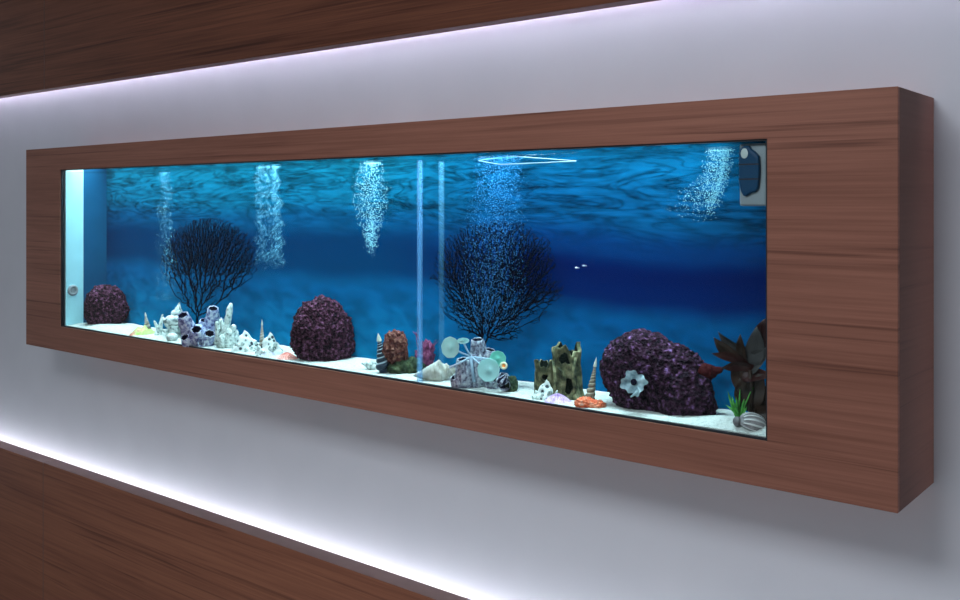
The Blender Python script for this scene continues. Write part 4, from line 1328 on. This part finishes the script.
# ------------------------------------------------------------------ bubble curtains
def plume(label, t0, t1, n, fn, seed, rr=(0.0008, 0.0016), mat='bubble'):
    rng = random.Random(seed)
    g = MB()
    vs, fs = ICO(1)
    for i in range(n):
        px, py = fn(rng)
        Y = YF + (YB - YF) * rng.uniform(t0, t1)
        p = at(px, py, Y)
        if p.z > ZWAT - 0.002: p.z = ZWAT - 0.003
        r = rng.uniform(*rr)
        g.add([(p.x + v.x * r, p.y + v.y * r, p.z + v.z * r) for v in vs], fs)
    return tag(g.build('bubble_curtain', mat, None, True), label, 'bubbles', 'bubble curtains', 'stuff')
def tri(rng): return (rng.random() + rng.random() - 1)
def pA(rng):
    f = rng.random()
    y = 172 + 128 * f
    return 166 - 1.0 * f + tri(rng) * (7 + 6 * f) + 2 * math.sin(y / 5), y
def pB(rng):
    f = rng.random()
    y = 164 + 100 * f + tri(rng) * 9 * f
    k = rng.choice((-1, 0, 1, 1))
    return 267 + 3 * f + k * 8 + tri(rng) * (5 + 3 * f) + 1.6 * math.sin(y / 3.2 + k), y
def pC(rng):
    f = rng.random() ** 0.9
    y = 159 + 88 * f + tri(rng) * 14 * f
    w = 11 + 10 * math.sin(PI * min(1, f * 1.25)) - 14 * max(0, f - 0.7)
    return 371 + tri(rng) * w, y
def pD(rng):
    f = rng.random() ** 1.35
    y = 156 + 172 * f
    return 500 - 12 * f + tri(rng) * (28 + 12 * f), y
def pE(rng):
    f = rng.random()
    y = 146 + 56 * f + abs(tri(rng)) * 22 * f
    w = tri(rng)
    return 723 - 18 * f * f + (w * 12 if w > 0 else w * (18 + 26 * f * f)), y
plume('faint thin bubble curtain left of the first sea fan', 0.25, 0.6, 900, pA, 1, (0.0007, 0.0012))
plume('broad bright bubble curtain right of the first sea fan', 0.25, 0.6, 3000, pB, 2, (0.0005, 0.0012))
plume('bright tapering bubble curtain above and right of the tall maroon rock', 0.25, 0.6, 2400, pC, 3, (0.0005, 0.0012), 'bubble_bright')
plume('wide bubble curtain in front of the large middle sea fan', 0.15, 0.45, 3600, pD, 4, (0.0005, 0.0009), 'bubble_blue')
plume('slanting bubble curtain beside the magnetic glass cleaner', 0.25, 0.6, 2200, pE, 5, (0.0004, 0.0010), 'bubble_bright')

# ------------------------------------------------------------------ lights
def area(name, loc, rot, sx, sy, power, col, spread=180):
    l = bpy.data.lights.new(name, 'AREA')
    l.shape = 'RECTANGLE'
    l.size, l.size_y = sx, sy
    l.energy = power
    l.color = col
    l.spread = math.radians(spread)
    o = bpy.data.objects.new(name, l)
    o.location = loc
    o.rotation_euler = rot
    COL.objects.link(o)
    return o
xc = (XL + XR) / 2
area('tank_lamp_wide', (xc - 0.06, (YF + YB) / 2 - 0.01, TZ1 + 0.010), (0, 0, 0), XR - XL - 0.15, 0.10, 12, (0.72, 0.95, 1.0), 150)
area('tank_lamp_beam', (xc - 0.06, (YF + YB) / 2, TZ1 + 0.009), (0, 0, 0), XR - XL - 0.15, 0.10, 1.8, (0.75, 0.96, 1.0), 40)
area('ceiling_lamp', (-0.92, -0.35, 2.85), (math.radians(8), 0, 0), 0.95, 1.3, 84, (0.95, 0.96, 1.0))
w = bpy.data.worlds.new('room_ambient')
sc.world = w
w.use_nodes = True
bg = w.node_tree.nodes['Background']
bg.inputs[0].default_value = (0.88, 0.93, 1.0, 1)
wt = w.node_tree
tcw = N(wt, 'ShaderNodeTexCoord')
sx_ = N(wt, 'ShaderNodeSeparateXYZ')
wt.links.new(tcw.outputs['Generated'], sx_.inputs[0])
# the room is dimmer to the right of the aquarium
wt.links.new(math_n(wt, 'ADD', math_n(wt, 'MULTIPLY', sx_.outputs['X'], -0.08), 0.34), bg.inputs[1])

# ------------------------------------------------------------------ camera
cam = bpy.data.cameras.new('camera')
cam.sensor_width = 36
cam.sensor_fit = 'HORIZONTAL'
cam.lens = 36.0
cam.shift_y = -(300 - 203) / 960
cam.clip_start = 0.01
co = bpy.data.objects.new('camera', cam)
co.location = (0, 0, H)
co.rotation_euler = (PI / 2, 0, A)
COL.objects.link(co)
sc.camera = co

sc.view_settings.view_transform = 'Standard'
sc.view_settings.look = 'None'
sc.view_settings.exposure = 0.0
sc.view_settings.gamma = 1.0
sc.view_settings.use_curve_mapping = False
sc.cycles.use_denoising = True
sc.cycles.transparent_max_bounces = 32
sc.cycles.max_bounces = 8
sc.cycles.diffuse_bounces = 4
sc.cycles.caustics_reflective = False
sc.cycles.caustics_refractive = False
